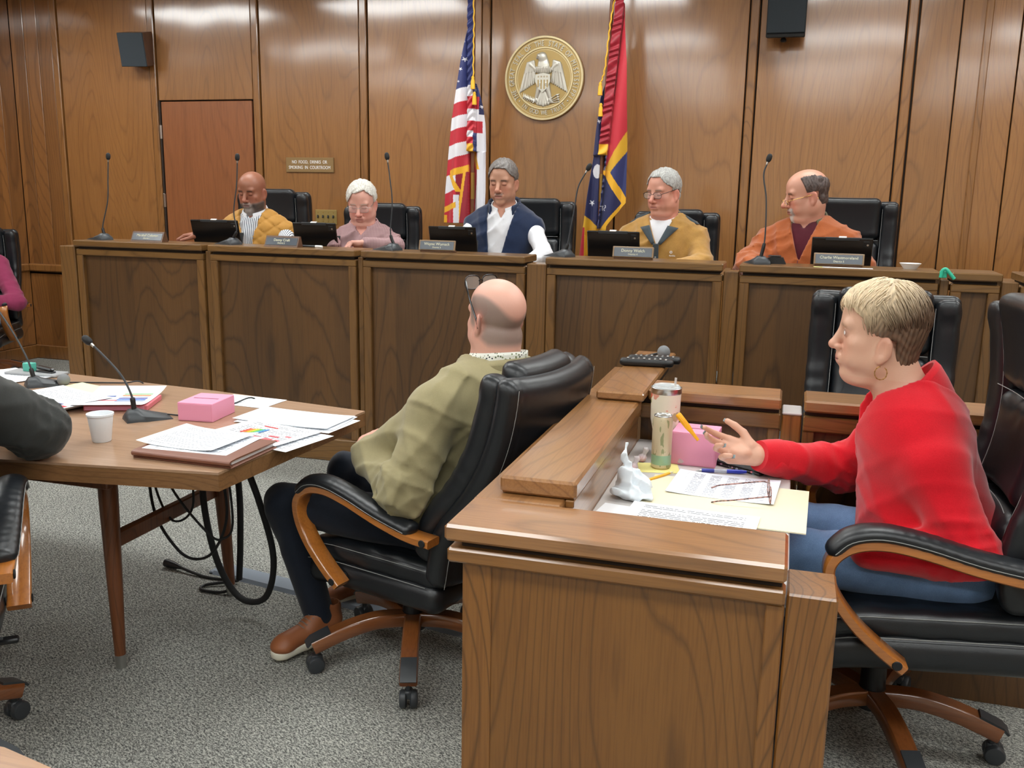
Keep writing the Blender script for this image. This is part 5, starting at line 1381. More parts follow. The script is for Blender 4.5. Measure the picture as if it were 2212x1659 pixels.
# ------------------------------------------------------------------ nameplates
NP = [(-3.605, 'Marshall Coleman', 'District 1', .225, 0), (-2.722, 'Danny Craft', 'District 2', .215, 0), (-1.80, 'Wayne Womack', 'District 3', .205, 1), (-.755, 'Donny Welch', 'District 4', .205, 1), (.217, 'Charlie Westmoreland', 'District 5', .225, 1)]
NL = ['nameplate left of the first tablet on the bench', 'nameplate between the first and second tablets', 'nameplate before the tablet of the man in the navy vest', 'nameplate before the tablet of the man in the tan fleece', 'nameplate with pale glare before the rightmost tablet']
M['plate_wood'] = wood('nameplate walnut', (56, 36, 24), (92, 64, 46), (112, 80, 58), axis=0, rough=.35, scale=6)
M['plate_blue'] = plain('slate blue nameplate insert', (62, 70, 80), .22)
M['engraved'] = plain('pale engraving', (226, 224, 196), .5)
for i, (x, a, b, w, kind) in enumerate(NP):
    t = thing('nameplate', NL[i], 'nameplate', (x, 4.64, ZB), R(-3 if i < 2 else 0), 'nameplates on the bench')
    Mx = Matrix.Rotation(R(-24), 4, 'X')
    if kind == 0:
        obj('block', MB().prism([(-.028, 0), (.030, 0), (.012, .058), (.000, .058)], -w / 2, w / 2, Matrix(((0, 0, 1, 0), (1, 0, 0, 0), (0, 1, 0, 0), (0, 0, 0, 1)))), M['plate_wood'], t)
        F = Matrix.Translation((0, -.0145, .029)) @ Matrix.Rotation(R(-25.8), 4, 'X')
    else:
        obj('stand', MB().box(-w / 2 + .006, w / 2 - .006, -.010, .030, 0, .010, .002), M['plate_wood'], t)
        obj('block', MB().box(-w / 2, w / 2, -.004, .006, -.026, .028, .002, Matrix.Translation((0, -.006, .035)) @ Matrix.Rotation(R(-14), 4, 'X')), plain('dull bronze frame', (138, 112, 82), .4) if 'dull bronze frame' not in bpy.data.materials else bpy.data.materials['dull bronze frame'], t)
        F = Matrix.Translation((0, -.0102, .0355)) @ Matrix.Rotation(R(-14), 4, 'X')
    obj('insert', MB().box(-w / 2 + .008, w / 2 - .008, -.0012, .0008, -.022, .022, .0006, F), M['plate_blue'], t)
    T2 = F @ Matrix.Translation((0, -.0014, 0)) @ Matrix.Rotation(R(90), 4, 'X')
    mb = MB(); v_, f_ = text_mesh(a, .021 if len(a) < 18 else .0185); mb.add(v_, f_, T2 @ Matrix.Translation((0, .007, 0)))
    v_, f_ = text_mesh(b, .0125); mb.add(v_, f_, T2 @ Matrix.Translation((0, -.011, 0)))
    o = obj('lettering', mb, M['engraved'], t, None); o['kind'] = 'stuff'
# ------------------------------------------------------------------ things on the back wall
t = thing('wall_sign', 'small bronze sign reading no food drinks or smoking in courtroom', 'sign', (-3.603, YB, 1.692))
obj('plate', MB().box(-.204, .204, -.012, 0, -.056, .056, .003), plain('bronze sign plate', (150, 122, 82), .35, metal=.35), t)
mb = MB()
for line, z in (('NO  FOOD,  DRINKS  OR', .021), ('SMOKING  IN  COURTROOM', -.020)):
    v_, f_ = text_mesh(line, .0345); xs = [p[0] for p in v_]; k = (.30 if z > 0 else .355) / (max(xs) - min(xs)); mb.add([(p[0] * k, p[1], p[2]) for p in v_], f_, Matrix.Translation((0, -.0126, z)) @ Matrix.Rotation(R(90), 4, 'X'))
o = obj('lettering', mb, M['white'], t, None); o['kind'] = 'stuff'
t = thing('switch_plate', 'brass four gang light switch plate on the back wall', 'light switch', (-3.475, YB, 1.30))
obj('plate', MB().box(-.092, .092, -.010, 0, -.056, .056, .004), plain('aged brass plate', (168, 144, 88), .4, metal=.5), t)
for k in range(4):
    tg = obj('toggle', MB().box(-.005, .005, -.024, -.009, -.012, .010, .002), M['black'], t, loc=(-.066 + .044 * k, 0, 0), rot=(R(-14), 0, 0))
    for z in (.034, -.034): obj('screw', MB().lathe([(0, 0), (.004, 0), (.003, .002), (0, .002)], 10, Matrix.Translation((-.066 + .044 * k, -.010, z)) @ Matrix.Rotation(R(90), 4, 'X'), cap=False), M['brass'], t)
M['grille'] = plain('slate speaker grille', (52, 60, 66), .85)
M['speaker_wood'] = wood('speaker walnut', (62, 40, 28), (94, 64, 46), (110, 78, 56), rough=.4, scale=4)
t = thing('wall_speaker', 'small tilted speaker with walnut sides high on the left of the back wall', 'speaker', (-5.04, YB, 2.555))
Mx = Matrix.Translation((0, -.14, 0)) @ Matrix.Rotation(R(10), 4, 'Z') @ Matrix.Rotation(R(12), 4, 'X')
obj('cabinet', MB().box(-.105, .105, -.02, .13, -.125, .125, .004, Mx), M['speaker_wood'], t)
obj('grille', MB().box(-.105, .105, -.032, -.0205, -.125, .125, .004, Mx), M['grille'], t)
obj('bracket', MB().tube([(0, 0, -.02), (.0, -.10, -.02)], .018, 10), M['black'], t)
t = thing('wall_speaker', 'black boxy speaker high on the right of the back wall', 'speaker', (-.135, YB, 2.66))
Mx = Matrix.Translation((0, -.17, 0)) @ Matrix.Rotation(R(8), 4, 'X')
obj('cabinet', MB().box(-.118, .118, -.10, .10, -.16, .20, .006, Mx), M['black'], t)
obj('grille', MB().box(-.116, .116, -.115, -.1005, -.135, .198, .005, Mx), plain('black speaker cloth', (30, 36, 40), .9), t)
obj('lower_baffle', MB().box(-.116, .116, -.113, -.1005, -.16, -.137, .003, Mx), M['black_gloss'], t)
obj('swivel_knob', MB().lathe([(0, 0), (.016, .002), (.02, .012), (.014, .026), (0, .03)], 14, Mx @ Matrix.Translation((-.01, -.06, -.19)), cap=False), M['black'], t)
obj('bracket', MB().tube([(0, 0, -.05), (.0, -.10, -.05)], .02, 10), M['black'], t)
# seal
t = thing('state_seal', 'round bronze seal with an eagle on the back wall between the flags', 'seal', (-1.749, YB, 2.297))
M['seal_gold'] = plain('seal gold', (178, 150, 92), .5, metal=.35)
M['seal_rim'] = plain('seal rim pale gold', (214, 196, 152), .4, metal=.45)
M['seal_silver'] = plain('seal silver', (208, 204, 192), .38, metal=.5)
Rw = Matrix.Rotation(R(90), 4, 'X'); RS = .284
obj('disc', MB().lathe([(0, 0), (RS - .004, 0), (RS - .002, .016), (RS - .02, .018), (0, .018)], 72, Rw, cap=False), M['seal_gold'], t)
def ring(name, r, w, h, base=.016):
    obj(name, MB().lathe([(r - w, base), (r - w * .6, base + h), (r + w * .6, base + h), (r + w, base)], 72, Rw, cap=False), M['seal_rim'], t)
ring('rim', RS - .008, .010, .014); ring('rim', RS - .028, .003, .004); ring('rim', .205, .008, .009); ring('rim', .192, .003, .004)
def arc_text(s_, r, a0, a1, size, inside=False):
    mb = MB(); n = len(s_)
    for i, ch in enumerate(s_):
        if ch == ' ': continue
        a = a0 + (a1 - a0) * i / (n - 1)
        v_, f_ = text_mesh(ch, size, .0035)
        rot = (a - 90) if not inside else (a + 90)
        mb.add(v_, f_, Rw @ Matrix.Translation((r * math.cos(R(a)), r * math.sin(R(a)), .0215)) @ Matrix.Rotation(R(rot), 4, 'Z') @ Matrix.Diagonal((.72, 1, 1, 1)))
    return mb
o = obj('lettering', arc_text('THE GREAT SEAL OF THE STATE OF MISSISSIPPI', .232, 214, -34, .050), M['seal_silver'], t, None); o['kind'] = 'stuff'
o = obj('lettering', arc_text('IN GOD WE TRUST', .233, 231, 309, .044, True), M['seal_silver'], t, None); o['kind'] = 'stuff'
for a in (221, 319): obj('dot', MB().lathe([(0, .018), (.006, .020), (.004, .024), (0, .025)], 12, Rw @ Matrix.Translation((.232 * math.cos(R(a)), .232 * math.sin(R(a)), 0)), cap=False), M['seal_silver'], t)
def eagle():
    h = .0026
    v = Vol(axis(-.19, .19, h), axis(-.055, .0, h), axis(-.20, .20, h))
    q = lambda x, y, d=-.022: ((x - 890) / 635 * RS, d, (815 - y) / 690 * RS)
    def cp(a, b, ra, rb, d=-.022, k=.003): v.cap(q(*a, d), q(*b, d), ra, rb, k)
    v.ell(q(858, 465, -.024), (.034, .018, .032), .004); cp((800, 450), (772, 486), .016, .006, -.024); v.ell(q(880, 620, -.02), (.044, .018, .07), .01)
    for sx in (-1, 1):
        X = lambda x: 885 + sx * (x - 885)
        cp((X(960), 720), (X(1100), 590), .012, .022, -.016, .006)
        for i in range(9):                                         # primaries hang from the wrist
            t_ = i / 8
            a = (X(1060 + 95 * t_), 560 + 40 * t_); b = (X(1010 + 255 * t_), 900 + 140 * t_ - 20 * (1 - t_))
            cp(a, b, .0105, .006, -.019 - .004 * (i % 2), .0015)
        for i in range(7):
            t_ = i / 6; cp((X(1050 + 90 * t_), 540 + 30 * t_), (X(1030 + 150 * t_), 690 + 40 * t_), .0105, .006, -.026, .0015)
        cp((X(930), 900), (X(1000), 1150), .026, .012, -.02)
        for i in range(3): cp((X(990), 1160), (X(960 + 40 * i), 1215), .007, .004, -.026)
    for i in range(5): cp((885, 960), (800 + 42 * i, 1255 - 12 * abs(i - 2)), .014, .012, -.018, .002)
    for i in range(9):
        cp((880 - 100 + 25 * i, 640), (880 - 120 + 30 * i, 720), .007, .004, -.034, .001)
    cp((560, 1100), (760, 1190), .0035, .0035, -.022)              # olive branch
    for i in range(7):
        x = 575 + 27 * i; y = 1107 + 12 * i
        cp((x, y), (x - 8, y - 62), .006, .0015, -.024); cp((x, y + 6), (x - 30, y + 48), .006, .0015, -.024)
    for i in range(4): cp((900 + 10 * i, 1230), (1130 + 8 * i - 20 * (i == 0), 1080 + 40 * i), .0032, .0032, -.024); cp((1115 + 10 * i, 1090 + 36 * i), (1150, 1075 + 38 * i), .008, .002, -.024)
    return v
vol_obj('eagle', eagle(), M['seal_silver'], t, it=0)
mb = MB(); pts = [(-.052, .036), (0, .044), (.052, .036), (.054, -.01), (.034, -.055), (0, -.085), (-.034, -.055), (-.054, -.01)]
obj('shield', MB().prism(list(reversed(pts)), .034, .043, Matrix.Translation((-.003, 0, -.012)) @ Rw @ Matrix.Diagonal((1, 1, 1, 1))), M['seal_silver'], t, fix=True)
for k in range(4): obj('shield_stripe', MB().prism([(-.036 + .022 * k, -.068 + .012 * abs(k - 1.5)), (-.028 + .022 * k, -.068 + .012 * abs(k - 1.5)), (-.028 + .022 * k, .0), (-.036 + .022 * k, .0)], .043, .0455, Matrix.Translation((-.003, 0, -.012)) @ Rw), M['seal_gold'], t)
mb = MB(); v_, f_ = text_mesh('* * * *', .03, .001); mb.add(v_, f_, Matrix.Translation((-.003, -.044, .003)) @ Rw); o = obj('shield_stars', mb, M['seal_gold'], t, None); o['kind'] = 'stuff'
# ------------------------------------------------------------------ flags
def interp(tab, y):
    return np.interp(y, [p[1] for p in tab], [p[0] for p in tab])
def star(X, Y, cx, cy, r):
    a = np.arctan2(X - cx, cy - Y); d = np.hypot(X - cx, Y - cy)
    k = np.abs(((a / (2 * math.pi) * 5 + 10.5) % 1) - .5) * 2
    return d < r * (.42 + .58 * (1 - k) ** 1.3 * 0 + .58 * np.clip(k * 2 - 1, 0, 1))
def flag_cloth(name, parent, left, right, ymax, sc, off, paint, depth, nx=112, ny=430):
    ys = np.linspace(0, ymax, ny); tt = np.linspace(0, 1, nx)
    Y = np.repeat(ys[:, None], nx, 1); Lx = interp(left, ys)[:, None]; Rx_ = interp(right, ys)[:, None]; X = Lx + (Rx_ - Lx) * tt[None]
    D = depth(X, Y, tt[None] + 0 * Y)
    V = np.stack([(X - off[0]) * sc[0], D, off[1] - Y * sc[1]], 2).reshape(-1, 3)
    i = np.arange((ny - 1) * (nx - 1)); a = (i // (nx - 1)) * nx + i % (nx - 1)
    Q = np.stack([a, a + nx, a + nx + 1, a + 1], 1)
    o = link(name, np_mesh(name, V, Q, M['flag'], paint(X, Y).reshape(-1, 3)), parent)
    md = o.modifiers.new('thick', 'SOLIDIFY'); md.thickness = .003; md.offset = 0
    return o
def C3(c): return np.array(lin(c)[:3])
RED, WHT, BLU, GLD, NAV, DRD = [C3(c) for c in ((196, 34, 52), (232, 230, 236), (44, 52, 110), (240, 178, 36), (34, 38, 84), (150, 20, 40))]
def us_paint(X, Y):
    c = np.tile(BLU, X.shape + (1,)).astype(float)
    def put(m, k): c[m] = k
    fold = 238 + 0 * Y
    A = X < fold                                                    # front fold: stripes tilt up to the right
    s = Y - (238 - X) * .42 * -1 - 0
    s = Y + (X - 238) * .42 * -1 * -1
    yy = Y - (238 - X) * .38
    for k, (a, b) in enumerate(((622, 722), (722, 822), (822, 915), (915, 1025), (1025, 1125), (1125, 1240))):
        put(A & (yy >= a) & (yy < b), WHT if k % 2 == 0 else RED)
    low = A & (yy >= 1240)
    y2 = Y - (160 - X) * .45
    put(low, DRD)
    for a, b, k in ((1180, 1350, RED), (1270, 1400, WHT), (1400, 1500, RED)):
        put(low & (X < 165) & (y2 >= a) & (y2 < b), k)
    put(low & (X < 165) & (y2 >= 1500), RED)
    put(A & (X > 118) & (yy >= 1210) & (yy < 1262), GLD)
    put(low & (np.abs(X - (128 + (Y - 1300) * .45)) < 16) & (Y < 1420) & (Y > 1290), GLD)
    put(low & (np.abs(X - (213 - (Y - 1290) * .11)) < 9), GLD)
    put(low & (X > 150) & (X < 182) & (Y > 1440), WHT)
    put(low & (X < 165) & (np.abs(y2 - 1520) < 22), GLD)
    put(low & (X < 90) & (Y > 1600), GLD)
    B = (X >= fold) & (X < 282)
    for a, b, k in ((618, 700, WHT), (700, 790, RED), (790, 880, WHT), (880, 955, RED), (955, 1000, WHT), (1000, 1052, RED), (1052, 1118, GLD)): put(B & (Y >= a) & (Y < b), k)
    Cc = (X >= 282)
    put(Cc & (Y > 700) & (Y < 790) & (X < 305), RED); put(Cc & (Y > 790) & (Y < 880), WHT); put(Cc & (Y > 880) & (Y < 970), RED)
    put((X >= 238) & (Y > 1118), RED)
    st = 322 - np.clip(Y - 1100, 0, 600) * .085
    put(Cc & (Y > 830) & (X > 322 - 30 * (Y > 970)), WHT); put((Y > 1100) & (X > st - 10), WHT)
    put((Y > 1060) & (Y < 1245) & (np.abs(X - (258 + (Y - 1060) * .2)) < 13), GLD)
    put(Cc & (Y > 730) & (Y < 830) & (X > 303), NAV)
    for x, y, r in ((217, 428, 20), (192, 500, 14), (178, 590, 11), (212, 300, 9), (230, 212, 7), (196, 402, 8), (233, 550, 6), (158, 690, 6), (318, 772, 15), (308, 645, 10)): put(star(X, Y, x, y, r), WHT)
    n = .94 + .06 * np.sin(X * .9 + Y * .23 + 3 * np.sin(Y * .07))
    return c * n[..., None]
def us_depth(X, Y, t):
    A = X < 238
    d = np.where(A, -.05 * np.sin(np.clip((X - 60) / 178, 0, 1) * math.pi) - .02, -.055 + .0 * X)
    d = d + .010 * np.sin(X * .075 + Y * .004) + np.where((X > 238) & (X < 285), .006 * np.sin(Y * .11 + X * .12), 0)
    d = np.where(X > 285, .02 + .02 * np.sin(X * .08), d)
    d = np.where((~A) & (Y > 1110), .02 + .012 * np.sin(X * .1), d)
    return d
t = thing('flag', 'striped flag with stars draped on a pole left of the seal', 'flag', (-2.155, 6.22, 0), group='flags flanking the seal')
z_of = 2.76
flag_cloth('flag_cloth', t, [(242, 0), (232, 200), (190, 450), (160, 650), (130, 870), (110, 1080), (95, 1250), (78, 1420), (64, 1660)], [(278, 0), (282, 300), (284, 600), (300, 640), (322, 760), (340, 900), (352, 1100), (356, 1400), (352, 1500), (330, 1660)], 1660, (.0033 / 3.32, .00293 / 3.32), (262, z_of), us_paint, us_depth)
def pole_parts(t, lean=0):
    obj('pole', MB().tube([(0, 0, .31), (0, 0, 1.75), (lean, 0, 2.95)], .014, 14), M['table_leg'], t, 60)
    obj('pole_joint', MB().tube([(0, 0, 1.46), (0, 0, 1.64)], .0165, 14), M['brass'], t, 60)
    obj('stand', MB().lathe([(0, .30), (.15, .30), (.15, .315), (.05, .33), (.03, .36), (.02, .42), (0, .42)], 24, cap=False), M['brass'], t)
pole_parts(t)
def cord(t, pts, tassels):
    c = [tuple(p) for p in catmull(pts, 8)]
    mb = MB(); mb.tube([(p[0] + .003 * math.sin(i * 1.7), p[1] + .003 * math.cos(i * 1.7), p[2]) for i, p in enumerate(c)], .005, 6)
    o = obj('cord', mb, M['cord'], t, 60)
    for x, y, z in tassels: obj('tassel', MB().lathe([(0, .0), (.006, -.002), (.011, -.012), (.009, -.02), (.013, -.03), (.016, -.085), (0, -.087)], 12, Matrix.Translation((x, y, z)), cap=False), M['cord'], o)
M['cord'] = plain('gold cord', (232, 176, 40), .6)
cord(t, [(.022, -.07, 2.78), (.028, -.075, 2.6), (.028, -.08, 2.45), (.030, -.085, 2.27)], [(.028, -.088, 2.27), (.036, -.075, 2.17)])
def ms_paint(X, Y):
    c = np.tile(RED, X.shape + (1,)).astype(float)
    def put(m, k): c[m] = k
    bc = 262 - (Y - 100) * .072; bw = 26
    band = np.abs(X - bc) < bw
    left = X < bc - bw
    put(left & (Y > 440), NAV)
    g1 = 830 + (337 - X) * 1.97; g2 = 960 + (340 - X) * 1.57
    Rr = X >= bc + bw - 2
    put(Rr & (Y > g1), GLD * np.array((.82, .86, .9))); put(Rr & (Y > g2), BLU * .9)
    put(band & (Y < 915), DRD * 1.12); put(band & (Y >= 915) & (Y < 985), GLD)
    put((Y > 985) & (X < bc + bw), NAV)
    fr = 1120 + (X - 240) * 1.75
    inner = (X > 170) & (Y > fr + 40) & (Y > 1110)
    put((Y > 1110) & (X > 165) & (Y > fr + 20), NAV)
    put((X > 192) & (np.abs(Y - fr) < 42 - .0 * X) & (Y > 1085), GLD)
    e2 = 1300 + (340 - X) * 1.45
    put((Y > 1295) & (np.abs(Y - e2) < 32), GLD)
    put((X < 200) & (Y > 1385 + (X - 90) * .9), GLD * np.array((.8, .84, .9))); put((X < 92) & (Y > 1465), RED); put((Y > 1470) & (X > 92), GLD * .8)
    put((np.hypot((X - 158) / 30, (Y - 1090) / 46) < 1), WHT * .9)
    put(star(X, Y, 130, 1300, 22), WHT); put(star(X, Y, 163, 765, 14), WHT)
    put((np.abs(X - 208) < 3) & (np.abs(Y - 1335) < 14), WHT); put((np.abs(X - 206) < 11) & (np.abs(Y - 1320) < 3), WHT)
    put((np.abs(np.hypot((X - 226) / 6, (Y - 1322) / 8) - 1) < .3) & (X > 224), WHT); put((np.abs(np.hypot((X - 226) / 6, (Y - 1338) / 8) - 1) < .3) & (X < 228), WHT)
    n = .95 + .05 * np.sin(X * .8 + Y * .2 + 3 * np.sin(Y * .06))
    n = np.where(band & (Y < 915), .92 + .1 * np.sin(Y * .11 + 1.5 * np.sin(X * .12) + 2 * np.sin(Y * .031)), n)
    return c * n[..., None]
def ms_depth(X, Y, t):
    bc = 262 - (Y - 100) * .072
    d = np.where(np.abs(X - bc) < 26, -.055 + .007 * np.sin(Y * .13 + X * .06 + 2 * np.sin(Y * .037)), 0)
    d = np.where(X >= bc + 26, -.02 - .05 * np.sin(np.clip((X - bc - 26) / 110, 0, 1) * math.pi), d)
    d = np.where(X <= bc - 26, .02 + .02 * np.sin(X * .07), d)
    return np.where((Y > 985) & (X < bc + 20), .03 + .014 * np.sin(X * .09 + Y * .002), d)
t = thing('flag', 'red and navy flag with gold fringe draped on a pole right of the seal', 'flag', (-1.245, 6.22, 0), group='flags flanking the seal')
flag_cloth('flag_cloth', t, [(245, 0), (236, 150), (224, 230), (205, 440), (165, 620), (152, 760), (128, 1000), (100, 1260), (86, 1430), (62, 1660)], [(290, 0), (300, 150), (325, 400), (337, 830), (341, 960), (344, 1295), (318, 1330), (240, 1452), (225, 1660)], 1660, (.0033 / 2.9625, .00293 / 2.9625), (190, 2.735), ms_paint, ms_depth)
pole_parts(t, .035)
cord(t, [(.050, -.02, 2.74), (.036, -.06, 2.6), (.026, -.07, 2.48), (.010, -.07, 2.30), (-.012, -.065, 2.22)], [(-.016, -.07, 2.22), (-.012, -.05, 2.09)])
# ------------------------------------------------------------------ paper
def paper_mat(name, kind=0, tint=(238, 242, 248)):
    n = N(name); g = n.new('TexCoord').outputs['Generated']; sp = n.new('SeparateXYZ', {0: g}); x, y = sp.outputs[0], sp.outputs[1]
    lines = {0: 26, 1: 22, 2: 30, 3: 16}[kind]
    ly = n.math('MULTIPLY', y, float(lines)); row = n.math('FLOOR', ly)
    on = n.math('LESS_THAN', n.math('FRACT', ly), .42)
    v = n.new('CombineXYZ', {0: n.math('MULTIPLY', x, 46.0), 1: n.math('MULTIPLY', row, 7.3), 2: 0.0}).outputs[0]
    word = n.math('GREATER_THAN', n.noise(v, 1.0, 1, .5), .43)
    mar = n.math('MULTIPLY', n.math('GREATER_THAN', x, .10), n.math('LESS_THAN', x, .90)); mar = n.math('MULTIPLY', mar, n.math('MULTIPLY', n.math('GREATER_THAN', y, .07), n.math('LESS_THAN', y, .93)))
    rowon = n.math('GREATER_THAN', n.new('TexWhiteNoise', {'W': row}, noise_dimensions='1D').outputs[0], {0: .22, 1: .5, 2: .1, 3: .3}[kind])
    m = n.math('MULTIPLY', n.math('MULTIPLY', on, word), n.math('MULTIPLY', mar, rowon))
    if kind == 2: m = n.math('MULTIPLY', m, n.math('LESS_THAN', n.math('FRACT', n.math('MULTIPLY', x, 6.0)), .62))
    n.set(col=n.mix(n.math('MULTIPLY', m, .8), lin(tint), lin((60, 62, 70))), rough=.75, spec=.2); return n.m
PM = [paper_mat('printed memo sheet', 0), paper_mat('printed letter sheet', 1), paper_mat('printed table sheet', 2, (230, 236, 248)), paper_mat('printed form sheet', 3)]
M['paper'] = plain('white paper', (240, 242, 246), .7); M['manila'] = plain('manila card', (226, 218, 190), .7); M['yellow_folder'] = plain('yellow folder', (236, 232, 182), .7)
def sheet(name, label, cat, c, rz, w, h, z, m, curl=0.0, group=None, parent=None, th=.0006, sag=0.0):
    nx, ny = 9, 9
    rows = [[((i / (nx - 1) - .5) * w, (j / (ny - 1) - .5) * h, curl * (2 * abs(i / (nx - 1) - .5)) ** 3 + sag * math.sin(3 * i / (nx - 1) + 2 * j / (ny - 1)) ** 2) for i in range(nx)] for j in range(ny)]
    mb = MB().grid([[(a, b, d + th) for a, b, d in r] for r in rows]).grid(rows, flip=True)
    nn = nx * ny
    edge = [(i) for i in range(nx)] + [j * nx + nx - 1 for j in range(1, ny)] + [(ny - 1) * nx + i for i in range(nx - 2, -1, -1)] + [j * nx for j in range(ny - 2, 0, -1)]
    for a, b in zip(edge, edge[1:] + edge[:1]): mb.f.append((nn + a, nn + b, b, a)); mb.m.append(0)
    o = obj(name, mb, m, parent, 40, (c[0], c[1], z), (0, 0, R(rz)))
    if parent is None: tag(o, label, cat, group)
    return o
ZT = .7404
G = 'papers on the conference table'
# leather portfolio with two sheets near the table corner
t = thing('portfolio', 'brown leather portfolio folded open at the table corner', 'folder', (-1.600, 2.255, ZT), R(-1))
M['brown_leather'] = leather_mat('brown portfolio leather', (122, 76, 58), .42)
obj('back_cover', MB().box(-.165, .165, -.115, .12, 0, .006, .003), M['brown_leather'], t)
obj('front_cover', MB().sweep(catmull([(.12, .021), (.0, .022), (-.105, .022), (-.119, .013), (-.105, .004)], 5), [(-.163, -.002), (.163, -.002), (.163, .002), (-.163, .002)]), M['brown_leather'], t, fix=True)
obj('inner_pages', MB().box(-.155, .155, -.10, .115, .0065, .0185, .002), M['paper'], t)
sheet('paper_sheet', 'white printed sheet lying on top of the brown leather portfolio', 'paper', (-1.655, 2.30, 0), -4, .27, .22, ZT + .0265, PM[0], .008, G)
sheet('paper_sheet', 'lower white sheet sticking out on the brown leather portfolio', 'paper', (-1.62, 2.275, 0), 3, .27, .21, ZT + .0245, PM[1], .0, G)
sheet('paper_sheet', 'sheet with a rainbow chart and red headings right of the portfolio', 'paper', (-1.555, 2.50, 0), -14, .30, .21, ZT + .004, PM[3], .004, G)
ps = sheet('paper_sheet', 'printed sheet under the rainbow chart sheet', 'paper', (-1.50, 2.475, 0), -12, .28, .22, ZT + .0008, PM[1], 0, G)
for k, (nm, lab, cx, cy, rz) in enumerate((('paper_sheet', 'top sheet of the loose pile at the table end', -1.565, 2.705, -3), ('paper_sheet', 'second sheet of the loose pile at the table end', -1.555, 2.70, 2), ('paper_sheet', 'bottom sheet of the loose pile at the table end', -1.54, 2.69, -6))):
    sheet(nm, lab, 'paper', (cx, cy, 0), rz, .36, .19, ZT + .0058 - .0025 * k, PM[0] if k == 0 else PM[1], .003 if k == 0 else 0, G)
sheet('paper_sheet', 'white sheet by the far table edge behind the pink box', 'paper', (-1.862, 2.89, 0), -4, .235, .15, ZT + .0008, PM[1], 0, G)
def chips(parent, items, z=.0012):
    """printed colour blocks lying in the sheet's own frame"""
    for x, y, w, h, c in items:
        k = 'print %d %d %d' % c
        mm = bpy.data.materials.get(k) or plain(k, c, .7)
        obj('printed_block', MB().box(x - w / 2, x + w / 2, y - h / 2, y + h / 2, z, z + .0002, .00002), mm, parent)
chart = [o for o in bpy.data.objects if o.get('label', '').startswith('sheet with a rainbow')][0]
chips(chart, [(-.07 + .011 * k, -.01 + .004 * k, .010, .05, c) for k, c in enumerate(((214, 60, 50), (232, 120, 40), (240, 190, 50), (120, 180, 70), (70, 160, 150), (80, 130, 190)))] + [(.02 + .045 * k, -.055, .036, .022, (214, 96, 104)) for k in range(3)] + [(.06 + .05 * k, -.02 + .02 * k, .04, .012, (214, 96, 104)) for k in range(2)] + [(-.03, .06, .06, .006, (214, 60, 60))], .0022)
# stack in front of the left microphone
for k in range(4):
    sheet('paper_sheet', ['lowest sheet of the tall paper stack beside the charcoal sleeve', 'third sheet down of the tall paper stack', 'second sheet down of the tall paper stack', 'printed top sheet of the tall paper stack beside the charcoal sleeve'][k], 'paper', (-2.49 + .012 * k - .015, 2.60 + .008 * k, 0), -18 + (3, -3, 2, 0)[k], .33, .24, ZT + .001 + .0065 * k, PM[0] if k == 3 else M['paper'], .004, G, th=.0045 if k < 3 else .0006)
o = sheet('coloured_leaflet', 'leaflet with red and blue edges in the tall paper stack', 'paper', (-2.37, 2.535, 0), -16, .14, .07, ZT + .0245, M['paper'], 0); chips(o, [(.0, -.02, .12, .016, (206, 60, 70)), (-.02, -.002, .07, .012, (70, 70, 130))])
sheet('folder', 'pale yellow folder behind the tall paper stack', 'folder', (-2.50, 2.80, 0), -12, .30, .20, ZT + .001, M['yellow_folder'], .003, th=.003)
o = sheet('colour_sheet', 'sheet with blue orange and green tables lying on a pink box', 'paper', (-2.265, 2.705, 0), -68, .32, .24, ZT + .020, M['paper'], .010)
chips(o, [(.09 - .024 * k, .05, .016, .10, c) for k, c in enumerate(((70, 90, 180), (150, 160, 190), (60, 110, 190), (90, 100, 170), (200, 200, 210), (226, 140, 90), (130, 180, 130), (226, 150, 70)))] + [(.05, -.04, .012, .09, (206, 90, 104)), (-.02, -.05, .016, .06, (60, 90, 160)), (-.09, -.05, .03, .06, (140, 150, 170)), (.10, -.06, .02, .05, (150, 155, 165)), (.01, -.06, .02, .04, (120, 125, 140))], .0015)
M['pink'] = plain('pink card box', (226, 148, 176), .6)
t = thing('pink_box', 'flat pink box under the colour printed sheet', 'box', (-2.245, 2.69, ZT), R(22)); obj('carton', MB().box(-.10, .115, -.10, .08, 0, .018, .002), plain('rose pink card', (206, 112, 122), .6), t); obj('lid_flap', MB().box(-.095, .105, -.102, -.1005, .003, .016, .0004), M['pink'], t)
def tissue(label, c, rz, w, d, h, slot):
    t = thing('pink_box', label, 'box', c, R(rz))
    obj('carton', MB().box(-w / 2, w / 2, -d / 2, d / 2, 0, h, .0015), M['pink'], t)
    obj('slot_tear', MB().box(-slot / 2, slot / 2, -.004, .004, h, h + .0006, .0002), plain('mauve slot', (150, 86, 110), .8) if 'mauve slot' not in bpy.data.materials else bpy.data.materials['mauve slot'], t)
    obj('side_flap', MB().box(-w / 2 + .004, w / 2 - .004, -d / 2 - .0012, -d / 2 - .0002, .004, h - .004, .0004), M['pink'], t)
    return t
tissue('pink box with a slot on the conference table behind the rainbow chart', (-1.865, 2.645, ZT), 6, .125, .155, .062, .09)
tissue('larger pink box beside the floral tumbler on the clerk desk', (-.225, 2.675, .7385), -3, .128, .115, .098, .06)
t = thing('foam_cup', 'white foam cup on the table near the charcoal sleeve', 'cup', (-1.972, 2.262, ZT))
obj('cup_body', MB().lathe([(0, .003), (.026, .0), (.0275, .002), (.037, .080), (.0395, .081), (.0395, .087), (.036, .0872), (.0335, .08), (.0255, .006), (0, .006)], 30, cap=False), plain('white foam', (226, 230, 234), .6), t)
